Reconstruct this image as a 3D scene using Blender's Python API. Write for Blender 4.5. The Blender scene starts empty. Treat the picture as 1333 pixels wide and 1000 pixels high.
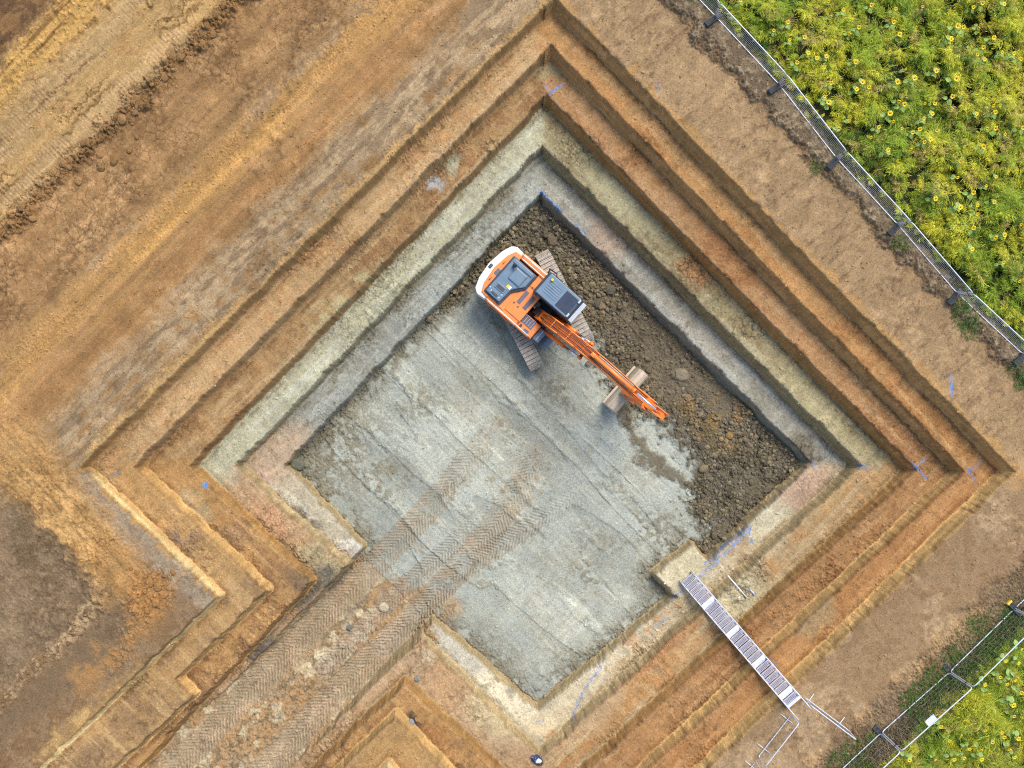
import bpy, bmesh, math, random
import numpy as np
from mathutils import Vector, Matrix

random.seed(7)
RNG = np.random.default_rng(11)
sc = bpy.context.scene
C = sc.collection
F32 = np.float32

# ------------------------------------------------------------------ survey frame
# Drone 38 m above the field, looking straight down. Positions read off the photo
# (1333 x 1000) are turned into real ground positions at their own height.
CAMZ, FPX = 38.0, 1303.0
STEP = 0.81                       # height of one bench
def P(px, py, z=0.0):
    k = (CAMZ - z) / FPX
    return Vector(((px - 666.5) * k, (500.0 - py) * k, z))

def lin(r, g, b, k=0.80):
    def f(c):
        c /= 255.0
        return (c / 12.92 if c <= 0.04045 else ((c + 0.055) / 1.055) ** 2.4)
    a = np.array([f(r) * k, f(g) * k, f(b) * k], dtype=F32)
    return a

# ------------------------------------------------------------------ objects
def tag(o, label=None, cat=None, group=None, kind=None):
    if label: o['label'] = label
    if cat: o['category'] = cat
    if group: o['group'] = group
    if kind: o['kind'] = kind
    return o

def empty(name, loc=(0, 0, 0), rotz=0.0, parent=None):
    o = bpy.data.objects.new(name, None)
    o.empty_display_size = 0.2
    C.objects.link(o)
    o.location = loc
    o.rotation_euler = (0, 0, rotz)
    if parent: o.parent = parent
    return o

def new_obj(name, me, parent=None):
    o = bpy.data.objects.new(name, me)
    C.objects.link(o)
    if parent: o.parent = parent
    return o

def copy_tree(o, parent=None):
    c = o.copy()
    C.objects.link(c)
    if parent: c.parent = parent
    for ch in list(o.children):
        copy_tree(ch, c)
    return c

# ------------------------------------------------------------------ materials
def mat(name, rgb, rough=0.6, metal=0.0, var=0.12, scale=6.0, bump=0.0, bscale=40.0, dirt=None, dirt_amt=0.0, coat=0.0):
    m = bpy.data.materials.new(name)
    m.use_nodes = True
    nt = m.node_tree
    b = nt.nodes['Principled BSDF']
    b.inputs['Roughness'].default_value = rough
    b.inputs['Metallic'].default_value = metal
    if coat: b.inputs['Coat Weight'].default_value = coat
    tc = nt.nodes.new('ShaderNodeTexCoord')
    n = nt.nodes.new('ShaderNodeTexNoise')
    n.inputs['Scale'].default_value = scale
    n.inputs['Detail'].default_value = 6
    nt.links.new(tc.outputs['Object'], n.inputs['Vector'])
    r = nt.nodes.new('ShaderNodeValToRGB')
    c = [float(x) for x in rgb]
    r.color_ramp.elements[0].position = 0.3
    r.color_ramp.elements[1].position = 0.7
    r.color_ramp.elements[0].color = [max(0, x * (1 - var)) for x in c] + [1]
    r.color_ramp.elements[1].color = [min(1, x * (1 + var)) for x in c] + [1]
    nt.links.new(n.outputs['Fac'], r.inputs['Fac'])
    out = r.outputs['Color']
    if dirt is not None:
        n2 = nt.nodes.new('ShaderNodeTexNoise')
        n2.inputs['Scale'].default_value = scale * 0.7
        n2.inputs['Detail'].default_value = 8
        n2.inputs['Roughness'].default_value = 0.7
        nt.links.new(tc.outputs['Object'], n2.inputs['Vector'])
        r2 = nt.nodes.new('ShaderNodeValToRGB')
        r2.color_ramp.elements[0].position = 0.48
        r2.color_ramp.elements[1].position = 0.75
        r2.color_ramp.elements[0].color = (0, 0, 0, 1)
        r2.color_ramp.elements[1].color = (dirt_amt, dirt_amt, dirt_amt, 1)
        nt.links.new(n2.outputs['Fac'], r2.inputs['Fac'])
        mx = nt.nodes.new('ShaderNodeMixRGB')
        nt.links.new(r2.outputs['Color'], mx.inputs['Fac'])
        nt.links.new(out, mx.inputs['Color1'])
        mx.inputs['Color2'].default_value = [float(x) for x in dirt] + [1]
        out = mx.outputs['Color']
    nt.links.new(out, b.inputs['Base Color'])
    if bump:
        n3 = nt.nodes.new('ShaderNodeTexNoise')
        n3.inputs['Scale'].default_value = bscale
        n3.inputs['Detail'].default_value = 5
        nt.links.new(tc.outputs['Object'], n3.inputs['Vector'])
        bp = nt.nodes.new('ShaderNodeBump')
        bp.inputs['Strength'].default_value = bump
        bp.inputs['Distance'].default_value = 0.02
        nt.links.new(n3.outputs['Fac'], bp.inputs['Height'])
        nt.links.new(bp.outputs['Normal'], b.inputs['Normal'])
    return m

def attr_mat(name, rough=0.95, fine=0.35, fscale=22.0, bump=0.5, bscale=28.0, bdist=0.03, transl=0.0, spec=0.2):
    """Base colour from the soil / leaf colour stored with the mesh, broken up by procedural noise."""
    m = bpy.data.materials.new(name)
    m.use_nodes = True
    nt = m.node_tree
    b = nt.nodes['Principled BSDF']
    b.inputs['Roughness'].default_value = rough
    b.inputs['Specular IOR Level'].default_value = spec
    a = nt.nodes.new('ShaderNodeAttribute')
    a.attribute_name = 'soil'
    out = a.outputs['Color']
    if fine:
        g = nt.nodes.new('ShaderNodeNewGeometry')
        n = nt.nodes.new('ShaderNodeTexNoise')
        n.inputs['Scale'].default_value = fscale
        n.inputs['Detail'].default_value = 7
        n.inputs['Roughness'].default_value = 0.72
        nt.links.new(g.outputs['Position'], n.inputs['Vector'])
        mr = nt.nodes.new('ShaderNodeMapRange')
        mr.inputs['From Min'].default_value = 0.3
        mr.inputs['From Max'].default_value = 0.7
        mr.inputs['To Min'].default_value = 1 - fine
        mr.inputs['To Max'].default_value = 1 + fine
        nt.links.new(n.outputs['Fac'], mr.inputs['Value'])
        mx = nt.nodes.new('ShaderNodeVectorMath')
        mx.operation = 'SCALE'
        nt.links.new(out, mx.inputs[0])
        nt.links.new(mr.outputs['Result'], mx.inputs['Scale'])
        out = mx.outputs['Vector']
        if bump:
            n2 = nt.nodes.new('ShaderNodeTexNoise')
            n2.inputs['Scale'].default_value = bscale
            n2.inputs['Detail'].default_value = 6
            n2.inputs['Roughness'].default_value = 0.65
            nt.links.new(g.outputs['Position'], n2.inputs['Vector'])
            bp = nt.nodes.new('ShaderNodeBump')
            bp.inputs['Strength'].default_value = bump
            bp.inputs['Distance'].default_value = bdist
            nt.links.new(n2.outputs['Fac'], bp.inputs['Height'])
            nt.links.new(bp.outputs['Normal'], b.inputs['Normal'])
    nt.links.new(out, b.inputs['Base Color'])
    if transl:
        t = nt.nodes.new('ShaderNodeBsdfTranslucent')
        nt.links.new(out, t.inputs['Color'])
        ms = nt.nodes.new('ShaderNodeMixShader')
        ms.inputs['Fac'].default_value = transl
        nt.links.new(b.outputs['BSDF'], ms.inputs[1])
        nt.links.new(t.outputs['BSDF'], ms.inputs[2])
        nt.links.new(ms.outputs['Shader'], nt.nodes['Material Output'].inputs['Surface'])
    return m

def np_mesh(name, verts, faces, cols=None, smooth=False, material=None):
    """verts (N,3), faces (M,k) with one k, cols (N,3) linear."""
    me = bpy.data.meshes.new(name)
    nv, nf, k = len(verts), len(faces), faces.shape[1]
    me.vertices.add(nv)
    me.vertices.foreach_set('co', np.ascontiguousarray(verts, dtype=F32).ravel())
    me.loops.add(nf * k)
    me.loops.foreach_set('vertex_index', np.ascontiguousarray(faces, dtype=np.int32).ravel())
    me.polygons.add(nf)
    me.polygons.foreach_set('loop_start', np.arange(0, nf * k, k, dtype=np.int32))
    me.polygons.foreach_set('use_smooth', np.full(nf, smooth, dtype=bool))
    if cols is not None:
        at = me.attributes.new('soil', 'FLOAT_COLOR', 'POINT')
        c4 = np.ones((nv, 4), dtype=F32)
        c4[:, :3] = cols
        at.data.foreach_set('color', c4.ravel())
    me.update(calc_edges=True)
    if material: me.materials.append(material)
    return me

# ------------------------------------------------------------------ noise
TABS = {}
def _tab(seed):
    if seed not in TABS:
        TABS[seed] = np.random.default_rng(seed + 100).random((256, 256), dtype=F32)
    return TABS[seed]

def vn(x, y, seed=0):
    T = _tab(seed)
    xf, yf = np.floor(x), np.floor(y)
    tx, ty = (x - xf).astype(F32), (y - yf).astype(F32)
    xi, yi = xf.astype(np.int32) & 255, yf.astype(np.int32) & 255
    x1, y1 = (xi + 1) & 255, (yi + 1) & 255
    tx = tx * tx * (3 - 2 * tx); ty = ty * ty * (3 - 2 * ty)
    a = T[xi, yi]; b = T[x1, yi]; c = T[xi, y1]; d = T[x1, y1]
    return (a + (b - a) * tx) * (1 - ty) + (c + (d - c) * tx) * ty

def fbm(x, y, octv=4, seed=0, gain=0.55):
    s = 0; a = 1.0; t = 0
    for i in range(octv):
        ca, sa = math.cos(0.6 * i), math.sin(0.6 * i)
        s = s + a * vn(x * ca - y * sa + 17.3 * i, x * sa + y * ca + 5.1 * i, seed + i)
        t += a; a *= gain; x = x * 2.03; y = y * 2.03
    return (s / t).astype(F32)

def worley(x, y, seed=0):
    TX, TY, TR = _tab(seed + 500), _tab(seed + 501), _tab(seed + 502)
    xf, yf = np.floor(x).astype(np.int32), np.floor(y).astype(np.int32)
    f1 = np.full(x.shape, 9.0, F32); f2 = np.full(x.shape, 9.0, F32); rid = np.zeros(x.shape, F32)
    for dx in (-1, 0, 1):
        for dy in (-1, 0, 1):
            cx, cy = xf + dx, yf + dy
            ix, iy = cx & 255, cy & 255
            d = np.hypot(cx + TX[ix, iy] - x, cy + TY[ix, iy] - y).astype(F32)
            closer = d < f1
            f2 = np.where(closer, f1, np.minimum(f2, d))
            rid = np.where(closer, TR[ix, iy], rid)
            f1 = np.where(closer, d, f1)
    return f1, f2, rid

def ss(a, b, x):
    t = np.clip((x - a) / (b - a), 0, 1)
    return (t * t * (3 - 2 * t)).astype(F32)

def seg_d(x, y, ax, ay, bx, by):
    vx, vy = bx - ax, by - ay
    t = np.clip(((x - ax) * vx + (y - ay) * vy) / (vx * vx + vy * vy), 0, 1)
    return np.hypot(x - ax - t * vx, y - ay - t * vy).astype(F32)

def poly_sd(x, y, pts):
    """signed distance, positive inside"""
    d = np.full(x.shape, 1e9, F32); ins = np.zeros(x.shape, bool)
    n = len(pts)
    for i in range(n):
        ax, ay = pts[i]; bx, by = pts[(i + 1) % n]
        d = np.minimum(d, seg_d(x, y, ax, ay, bx, by))
        cond = (ay > y) != (by > y)
        with np.errstate(divide='ignore', invalid='ignore'):
            xi = (bx - ax) * (y - ay) / (by - ay if by != ay else 1e-9) + ax
        ins ^= cond & (x < xi)
    return np.where(ins, d, -d).astype(F32)

def path_uv(x, y, pts):
    """distance to a polyline, signed side offset and length along it"""
    best = np.full(x.shape, 1e9, F32); w = np.zeros(x.shape, F32); s = np.zeros(x.shape, F32); acc = 0.0
    for (ax, ay), (bx, by) in zip(pts[:-1], pts[1:]):
        vx, vy = bx - ax, by - ay; L = math.hypot(vx, vy)
        t = np.clip(((x - ax) * vx + (y - ay) * vy) / (L * L), 0, 1)
        dx, dy = x - ax - t * vx, y - ay - t * vy
        d = np.hypot(dx, dy)
        side = (vx * (y - ay) - vy * (x - ax)) / L
        m = d < best
        best = np.where(m, d, best); w = np.where(m, np.where(side < 0, -d, d), w); s = np.where(m, acc + t * L, s)
        acc += L
    return best, w, s, acc

# ------------------------------------------------------------------ the ground
GS = 0.03
HX, HY = 22.6, 17.4
R2 = math.sqrt(0.5)
NU = int(2 * (HX + HY) * R2 / GS) + 2
uu = ((np.arange(NU) - NU / 2) * GS).astype(F32)
U, V = np.meshgrid(uu, uu, indexing='ij')          # u towards north-east, v towards north-west
X = (U - V) * R2; Y = (U + V) * R2
keep = (np.abs(X) < HX) & (np.abs(Y) < HY)
idx = np.full(keep.shape, -1, np.int32)
idx[keep] = np.arange(int(keep.sum()), dtype=np.int32)
quad = np.stack([idx[:-1, :-1], idx[1:, :-1], idx[1:, 1:], idx[:-1, 1:]], -1).reshape(-1, 4)
quad = quad[(quad >= 0).all(1)]
x, y, u, v = X[keep], Y[keep], U[keep], V[keep]
del X, Y, U, V

n_big = fbm(x * 0.18, y * 0.18, 3, 1)
n1 = fbm(x * 0.55, y * 0.55, 4, 5)
n2 = fbm(x * 1.9, y * 1.9, 4, 11)
n3 = fbm(x * 6.5, y * 6.5, 3, 19)
n4 = vn(x * 17, y * 17, 27) * 0.6 + vn(x * 31, y * 31, 28) * 0.4
su = fbm(u * 0.35, v * 4.2, 4, 31)                 # streaks running NE-SW
sv = fbm(u * 4.2, v * 0.35, 4, 37)                 # streaks running NW-SE
wx_, wy_ = x + 0.22 * (n2 - 0.5) + 0.08 * (n3 - 0.5), y + 0.22 * (fbm(x * 1.9 + 40, y * 1.9, 4, 61) - 0.5) + 0.08 * (n4 - 0.5)
w1, w1b, r1 = worley(wx_ * 2.6, wy_ * 2.6, 1)           # 0.4 m cells
w2, w2b, r2 = worley(wx_ * 6.5, wy_ * 6.5, 2)           # 0.15 m
w3, w3b, r3 = worley(x * 13, y * 13, 3)             # 0.08 m
crack1 = 1 - ss(0.02, 0.10, w1b - w1)
crack2 = 1 - ss(0.02, 0.13, w2b - w2)
def lump(w, r, thr, rad):
    return np.where(r > thr, np.clip(1 - (w / rad) ** 2, 0, 1) ** 0.6, 0).astype(F32)
lum1 = lump(w1, r1, 0.72, 0.42) * (0.4 + r1)
lum2 = lump(w2, r2, 0.45, 0.5) * (0.4 + r2)
lum3 = lump(w3, r3, 0.3, 0.52) * (0.4 + r3)

def poly(pts, z): return [tuple(P(a, b, z)[:2]) for a, b in pts]
LV = [0, -STEP, -2 * STEP, -3 * STEP, -4 * STEP]
FLOOR = -5 * STEP
TOPS = [
    [(722, -3), (1320, 614), (712, 1205), (503, 1003), (205, 1298), (-120, 1160), (105, 948), (281, 779), (103, 610)],
    [(718, 60), (1256, 614), (708, 1132), (513, 935), (210, 1230), (-60, 1165), (185, 968), (250, 909), (227, 886), (346, 771), (173, 609)],
    [(712, 124), (1192, 612), (705, 1060), (525, 891), (250, 1160), (60, 1130), (405, 759), (246, 608)],
    [(706, 190), (1122, 607), (702, 990), (548, 832), (310, 1065), (205, 985), (330, 862), (452, 738), (306, 608)],
    [(704, 252), (1056, 602), (923, 734), (904, 711), (852, 749), (880, 779), (700, 928), (562, 810), (350, 1010), (250, 975), (470, 714), (370, 606)],
]
edge_j = (n2 - 0.5) * 0.13 + (n3 - 0.5) * 0.045
D = []
z = np.zeros(x.shape, F32)
for i, pts in enumerate(TOPS):
    d = poly_sd(x, y, poly(pts, LV[i]))
    jit = edge_j * (1.0 if i < 3 else 1.3) + (n1 - 0.5) * 0.06
    d = d + jit + ss(0.48, 0.62, n1 * 0.4 + n2 * 0.6) * ((n3 - 0.5) * 0.07 - lum2 * 0.01)
    D.append(d)
    _uc, _vc = u + 1.5, v + 3.3
    wdt = np.where(np.abs(_vc) > np.abs(_uc), np.where(_vc > 0, 0.05, 0.13), np.where(_uc > 0, 0.19, 0.13)).astype(F32)      # the north-east faces are cut with more batter
    t = np.clip((d + .05) / (wdt + .05), 0, 1)
    prof = 0.55 * t + 0.45 * ss(0, 1, t)
    if i == 0:                     # the outermost wall runs out to nothing where the haul road climbs out
        out = 1 - ss(250, 420, (750 - (x * 34.3 + 666)) * 0 + ((500 - y * 34.3) - (x * 34.3 + 666)) - 480)
        prof = prof * (0.15 + 0.85 * np.clip(out, 0, 1))
    if i == 1:
        out = 1 - ss(380, 560, ((500 - y * 34.3) - (x * 34.3 + 666)) - 380)
        prof = prof * (0.4 + 0.6 * np.clip(out, 0, 1))
    z = z - STEP * prof
    # crumbs lying at the foot of the wall
    foot = ss(wdt * 0.8, wdt * 1.2, d) * (1 - ss(wdt * 1.2, wdt + 0.42, d))
    z = z + foot * (0.02 + 0.06 * lum2 * n1 + 0.04 * lum3 + 0.05 * (n2 - 0.4)) * ss(0.4, 0.6, n1)
lvl = sum((d > 0.02).astype(np.int32) for d in D)
wallm = np.zeros(x.shape, F32)
for d in D: wallm = np.maximum(wallm, ss(0.0, 0.03, d) * (1 - ss(wdt, wdt + 0.04, d)))

# haul road climbing to the south-west
s0 = P(515, 765, FLOOR)
along = -((x - s0[0]) + (y - s0[1])) * R2
ramp = FLOOR + np.maximum(along, 0) * 0.185 + 0.06 * (n1 - 0.5) + 0.05 * (n2 - 0.5)
onramp = (ramp > z) & (along > 0)
z = np.where(onramp, ramp, z)
wallm = np.where(onramp, 0, wallm)

# plan position as seen in the survey photo (px, py) for laying out the soils
k = FPX / (CAMZ - z)
px = 666.5 + x * k; py = 500 - y * k
jx = (n2 - 0.5) * 26 + (n3 - 0.5) * 12
jy = (fbm(x * 1.9 + 40, y * 1.9, 4, 61) - 0.5) * 26 + (n4 - 0.5) * 8
qx, qy = px + jx, py + jy
c = np.zeros((len(x), 3), F32)
def mix(m, col):
    m = np.clip(m, 0, 1)[:, None]
    c[:] = c + (np.asarray(col, F32) - c) * m
def mul(f): c[:] = c * f[:, None]
def blob(cx, cy, rx, ry=None, rot=0, soft=0.5):
    ry = ry or rx
    ca, sa = math.cos(rot), math.sin(rot)
    dx, dy = qx - cx, qy - cy
    a, b = dx * ca + dy * sa, -dx * sa + dy * ca
    return 1 - ss(1 - soft, 1 + soft, np.hypot(a / rx, b / ry))
def band(pts, hw, soft=0.4, raw=False):
    a, b = (px, py) if raw else (qx, qy)
    d = np.full(a.shape, 1e9, F32)
    for p0, p1 in zip(pts[:-1], pts[1:]): d = np.minimum(d, seg_d(a, b, p0[0], p0[1], p1[0], p1[1]))
    return 1 - ss(hw * (1 - soft), hw * (1 + soft), d)
def area(pts, soft=14):
    return ss(-soft, soft, poly_sd(qx, qy, pts))

GREY_CRUST = lin(174, 144, 108); TAN = lin(186, 142, 90); OCHRE = lin(205, 145, 70); DEEP = lin(176, 108, 44)
RED = lin(166, 112, 62); DARKB = lin(98, 72, 46); LOOSE = lin(116, 105, 86); CLAY = lin(187, 190, 174)
GREENCLAY = lin(190, 183, 152); BLUECLAY = lin(166, 165, 150); PINK = lin(194, 166, 136); CREAM = lin(222, 202, 162)
WHITE = lin(228, 222, 204); OLIVE = lin(140, 124, 88); YEL = lin(214, 156, 76); DRYG = lin(142, 120, 94); BLUE = lin(64, 150, 222)

# distances out from the four outer edges, in survey units
sNW = (722 * 610 - (610 * qx + 619 * qy)) / 869
eNE = ((qx - 722) * 612 - qy * 596) / 854
gSE = ((qx - 1318) * 386 + (qy - 614) * 398) / 554
tSW = (-(qx - 103) * 170 + (qy - 610) * 177) / 245
cx0, cy0 = 709.0, 607.0
a1 = (-(px - cx0) - (py - cy0)); a2 = ((px - cx0) - (py - cy0))
dj = np.abs(a1) - np.abs(a2) + (n1 - .5) * 70 + (n2 - .5) * 40
ew = ss(-22, 22, dj)
NWm, SEm = ew * (a1 > 0), ew * (a1 <= 0); NEm, SWm = (1 - ew) * (a2 > 0), (1 - ew) * (a2 <= 0)
NWm, SEm, NEm, SWm = [q_.astype(F32) for q_ in (NWm, SEm, NEm, SWm)]

# ---- level 0 -------------------------------------------------------
mix(np.ones_like(x), TAN)
out = (lvl == 0).astype(F32)
dz = np.zeros(x.shape, F32)
# north-west strip: bands of stripped soil parallel to the pit edge
nw = out * ss(-4, 2, sNW)
mix(nw, lin(172, 128, 80)); big_w = (fbm(u * 0.5, v * 1.6, 4, 171) - 0.5) * 60
mix(nw * ss(50, 96, sNW) * (1 - ss(100, 150, sNW)), lin(170, 122, 74)); mix(nw * ss(50, 96, sNW) * (1 - ss(100, 150, sNW)) * ss(0.5, 0.62, fbm(u * .6, v * 3, 4, 172)) * 0.6, lin(178, 134, 88))
mix(nw * (1 - ss(54, 90, sNW + (su - 0.5) * 50 + big_w * .5)) * ss(0.28, 0.55, n2 * 0.5 + su * 0.5), GREY_CRUST)
mix(nw * (1 - ss(60, 90, sNW)) * ss(0.50, 0.60, fbm(u * 1.5, v * 4.5, 5, 173, .65)) * 0.7, lin(134, 108, 80))
mix(nw * (1 - ss(4, 14, sNW)), lin(196, 152, 96))
mix(nw * ss(116, 134, sNW + (su - 0.5) * 30) * (1 - ss(155, 186, sNW + (su - 0.5) * 40)) * (0.25 + 0.6 * ss(.35, .65, su)), lin(196, 144, 80))
mix(nw * ss(156, 168, sNW) * (1 - ss(174, 188, sNW)) * ss(0.5, 0.64, n1) * 0.5, lin(168, 140, 108))
cr = nw * ss(176, 200, sNW) * (1 - ss(276, 288, sNW))
mix(cr, lin(168, 124, 78))
mix(cr * ss(0.46, 0.6, n1 * .5 + n3 * .5), lin(178, 134, 88)); mix(cr * ss(0.5, 0.6, fbm(x * 1.4 + 60, y * 1.4, 5, 175, .65)) * .6, lin(138, 98, 60))
crk3 = 1 - ss(0.03, 0.16, w3b - w3); mix(cr * crack2 * ss(0.45, 0.6, n1) * 0.45, DARKB)
mix(cr * crack1 * ss(0.38, 0.52, n1 * .6 + n2 * .4) * 0.7, DARKB)
dz += cr * ((w1b - w1) * 0.05 * ss(0.4, 0.6, n1) + 0.03 * (n2 - 0.5))
rid = nw * ss(270, 284, sNW) * (1 - ss(292, 306, sNW)) * ss(0.3, 0.45, n1 + 0.12)
mix(rid * 0.55, lin(140, 100, 58)); mix(rid * crack2, lin(70, 50, 30))
dz += rid * (0.05 + 0.16 * lum1 + 0.10 * lum2 + 0.04 * lum3)
tk = nw * ss(292, 304, sNW)
mix(tk, lin(190, 148, 92)); mix(tk * ss(0.52, 0.66, n2) * 0.6, lin(166, 122, 74))
mix(tk * crack1 * ss(0.44, 0.56, n1) * 0.6, lin(112, 80, 48)); mix(tk * crack2 * ss(0.5, 0.62, n2) * 0.4, lin(112, 80, 48))
dz += tk * (n2 - 0.5) * 0.05
for off, hw in ((318, 20), (394, 17), (355, 6)):
    pass
for pts, hw in (([(15, 262), (75, 205), (160, 122), (238, 46)], 16), ([(-20, 215), (30, 158), (75, 105), (175, 0)], 15)):
    bm_ = band(pts, hw, 0.15)
    al = (px - py) * 0.7071
    tooth = (np.cos(al * 2 * math.pi / 4.9) > 0.6).astype(F32)
    m = bm_ * nw
    mix(m * 0.4, lin(190, 156, 112)); mix(m * tooth * ss(0.42, 0.58, n2) * 0.35, lin(130, 98, 64))
    dz += m * (-0.03 - 0.012 * tooth * ss(0.4, 0.55, n2))
for sk, hh in ((326, 4), (303, 2.5), (372, 2.5), (338, 2)):
    m = nw * (1 - ss(hh * 0.4, hh, np.abs(sNW - jx * 0 - sk))) * ss(0.35, 0.5, n1)
    mix(m * 0.5, lin(110, 78, 44)); dz -= m * 0.05
yr = nw * ss(402, 412, sNW) * (1 - ss(440, 452, sNW))
mix(yr, lin(198, 150, 82)); mix(yr * ss(0.5, 0.62, su), lin(140, 100, 54))
dz += yr * (0.10 * su + 0.05 * lum2)
mix(nw * ss(446, 462, sNW), lin(136, 98, 60)); mix(nw * ss(446, 462, sNW) * ss(0.5, 0.64, n2), lin(100, 72, 46))
dz += nw * (su - 0.5) * 0.05
# crumbs of ochre on the yellow stripe and by the edge
m = nw * np.maximum(ss(130, 140, sNW) * (1 - ss(168, 180, sNW)), (1 - ss(12, 24, sNW)) * 0.7)
dz += m * (0.035 * lum3 * ss(0.4, 0.6, n2))

mul(1 + nw * ((fbm(u * .12, v * 2.4, 4, 231) - .5) * .55 + (fbm(u * .3, v * 7, 3, 233) - .5) * .35))
# north-east strip
ne = out * ss(-4, 2, eNE) * (1 - ss(-20, 0, sNW))
mix(ne, lin(170, 135, 96))
fing = fbm(u * 1.5 + 0.6 * v, v * 5.5, 5, 71, 0.65)
mix(ne * ss(0.50, 0.60, fing * 0.6 + n2 * 0.4) * (1 - ss(86, 96, eNE)), lin(142, 110, 78))
mix(ne * ss(0.5, 0.64, n2) * 0.5, lin(180, 145, 104))
mix(ne * (1 - ss(3, 14, eNE)) * 0.8, lin(196, 146, 86))
dz += ne * (fing - 0.5) * 0.05
eb = eNE - 96 + (py - 250) * 0.03
top = ne * ss(-6, 6, eb)
dz += top * 0.14
cl = ne * ss(-10, -2, eb) * (1 - ss(4, 12, eb))
mix(cl * ss(0.32, 0.46, n2) * 0.75, lin(104, 78, 54)); dz += cl * (0.05 * lum2 + 0.05 * lum3)
mix(top, DRYG); mix(top * ss(0.45, 0.62, n2), lin(116, 96, 74)); mix(top * ss(0.55, 0.7, n3) * 0.7, lin(164, 142, 112))
dz += top * (0.02 * lum3 + 0.05 * (n3 - 0.5) + 0.03 * (n4 - 0.5))
fe_ = np.interp(py, [-100, 22, 110, 206, 292, 381, 460, 560], [136, 134, 131, 120, 116, 110, 114, 112]).astype(F32)
fld = ne * ss(-2, 5, eNE - jx * .3 - fe_ + 2); mix(fld, lin(50, 54, 26)); mix(fld * ss(.5, .62, n2) * .5, lin(84, 78, 46))

# south-east strip
se = out * ss(-4, 2, gSE) * (1 - ss(-30, 0, eNE) * (qy < 640)) * (qx > 600)
mix(se, lin(162, 128, 92)); mix(se * ss(0.46, 0.6, n1), lin(182, 148, 110)); mix(se * ss(0.5, 0.62, n2) * 0.7, lin(136, 104, 72))
gr_ = ((px + jx * .25 - 1318) * 386 + (py + jy * .25 - 614) * 398) / 554; mix(se * (1 - ss(1, 6, gr_)) * 0.8, lin(206, 160, 96))
st = se * ss(82, 96, gSE)
mix(st, lin(150, 122, 92)); mix(st * ss(0.5, 0.62, n2), lin(124, 98, 70)); dz += st * (0.05 + 0.05 * lum3 + 0.04 * lum2)
mix(se * ss(120, 132, gSE), lin(96, 86, 54)); mix(se * ss(142, 152, gSE), lin(50, 54, 26)); 
mix(se * ss(74, 86, gSE) * (1 - ss(98, 110, gSE)) * ss(0.5, 0.6, n1) * 0.6, lin(190, 150, 104))

# south-west / left
sw = out * ss(-4, 2, tSW) * (1 - ss(-10, 10, sNW))
mix(sw, lin(150, 118, 84)); mix(sw * ss(0.46, 0.6, n2), lin(130, 98, 66))
mix(sw * (1 - ss(30, 44, tSW + (qy > 720) * 14)), lin(166, 142, 114)); mix(sw * (1 - ss(30, 46, tSW)) * ss(0.5, 0.62, n2) * 0.7, lin(138, 114, 90))
wl = band([(10, 590), (60, 640), (112, 700), (146, 748)], 38, 0.45) * out
mix(wl, lin(184, 138, 82)); mix(wl * ss(0.44, 0.64, sv) * .7, lin(166, 120, 70)); mix(wl * ss(0.54, 0.64, n2) * 0.5, lin(200, 154, 96))
dz += wl * (0.14 + 0.10 * (sv - 0.5) + 0.03 * lum2 * ss(0.52, 0.66, n1) + 0.02 * lum3)
mix(out * band([(-10, 590), (60, 585), (30, 540), (-20, 640)], 16, 0.8) * .6, lin(178, 132, 80))
dk = area([(-60, 650), (30, 668), (78, 710), (128, 770), (112, 800), (60, 850), (-60, 940)], 18) * out
mix(dk, lin(144, 116, 86)); mix(dk * ss(0.38, 0.64, n1) * .8, lin(124, 98, 70)); mix(dk * ss(0.52, 0.64, n3) * 0.3, lin(148, 126, 98))
dz += dk * (0.02 * lum3 + 0.03 * (n3 - 0.5) - 0.04)
pl = band([(-20, 930), (60, 858), (128, 790)], 9, 0.5) * out
mix(pl * ss(0.42, 0.6, n3) * .7, lin(178, 148, 110)); dz += pl * (0.03 + 0.06 * lum2 + 0.03 * lum3)
pl2 = band([(-20, 960), (80, 880), (160, 800)], 22, 0.6) * out * (1 - pl)
mix(pl2 * 0.7, lin(122, 98, 72))
pk = blob(196, 776, 26, 30) * out
mix(pk, lin(172, 122, 70)); dz += pk * (0.03 + 0.07 * lum1 + 0.07 * lum2)
pk2 = band([(150, 720), (205, 760), (190, 800), (120, 880)], 26, 0.6) * out
mix(pk2 * ss(0.45, 0.6, n2) * 0.6, lin(176, 126, 74)); dz += pk2 * (0.04 * lum2 + 0.03 * lum3) * ss(0.4, 0.6, n1)
lo = area([(40, 1060), (60, 975), (150, 890), (215, 860), (280, 790), (330, 1060)], 12) * (lvl <= 1)
lo0 = lo * out
mix(lo0, lin(176, 134, 82)); mix(lo0 * ss(0.5, 0.62, n2) * 0.6, lin(196, 156, 100))

# ---- benches --------------------------------------------------------
def bench(L, side, base, blotch, k=0.8, streak=None):
    m = (lvl == L).astype(F32) * np.clip(side * 1.5, 0, 1)
    mix(m, base); mix(m * ss(0.44, 0.62, n2 * 0.6 + n1 * 0.4) * k, blotch)
    if streak is not None: mix(m * ss(0.52, 0.66, su if (side is NWm or side is SEm) else sv) * 0.55, streak)
bench(1, NWm, lin(198, 152, 98), lin(184, 132, 78), 0.8, lin(208, 168, 116))
bench(1, NEm, lin(196, 138, 76), lin(178, 116, 58), 0.8, lin(206, 158, 100))
bench(1, SEm, lin(184, 124, 66), lin(160, 104, 54), 0.8, lin(200, 144, 86))
bench(1, SWm, lin(182, 136, 80), lin(146, 110, 72), 0.9, lin(200, 156, 98))
bench(2, NWm, lin(180, 136, 84), lin(152, 106, 62), 0.9, lin(198, 162, 110))
bench(2, NEm, lin(188, 136, 84), lin(164, 106, 56), 0.8, lin(196, 150, 100))
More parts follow.
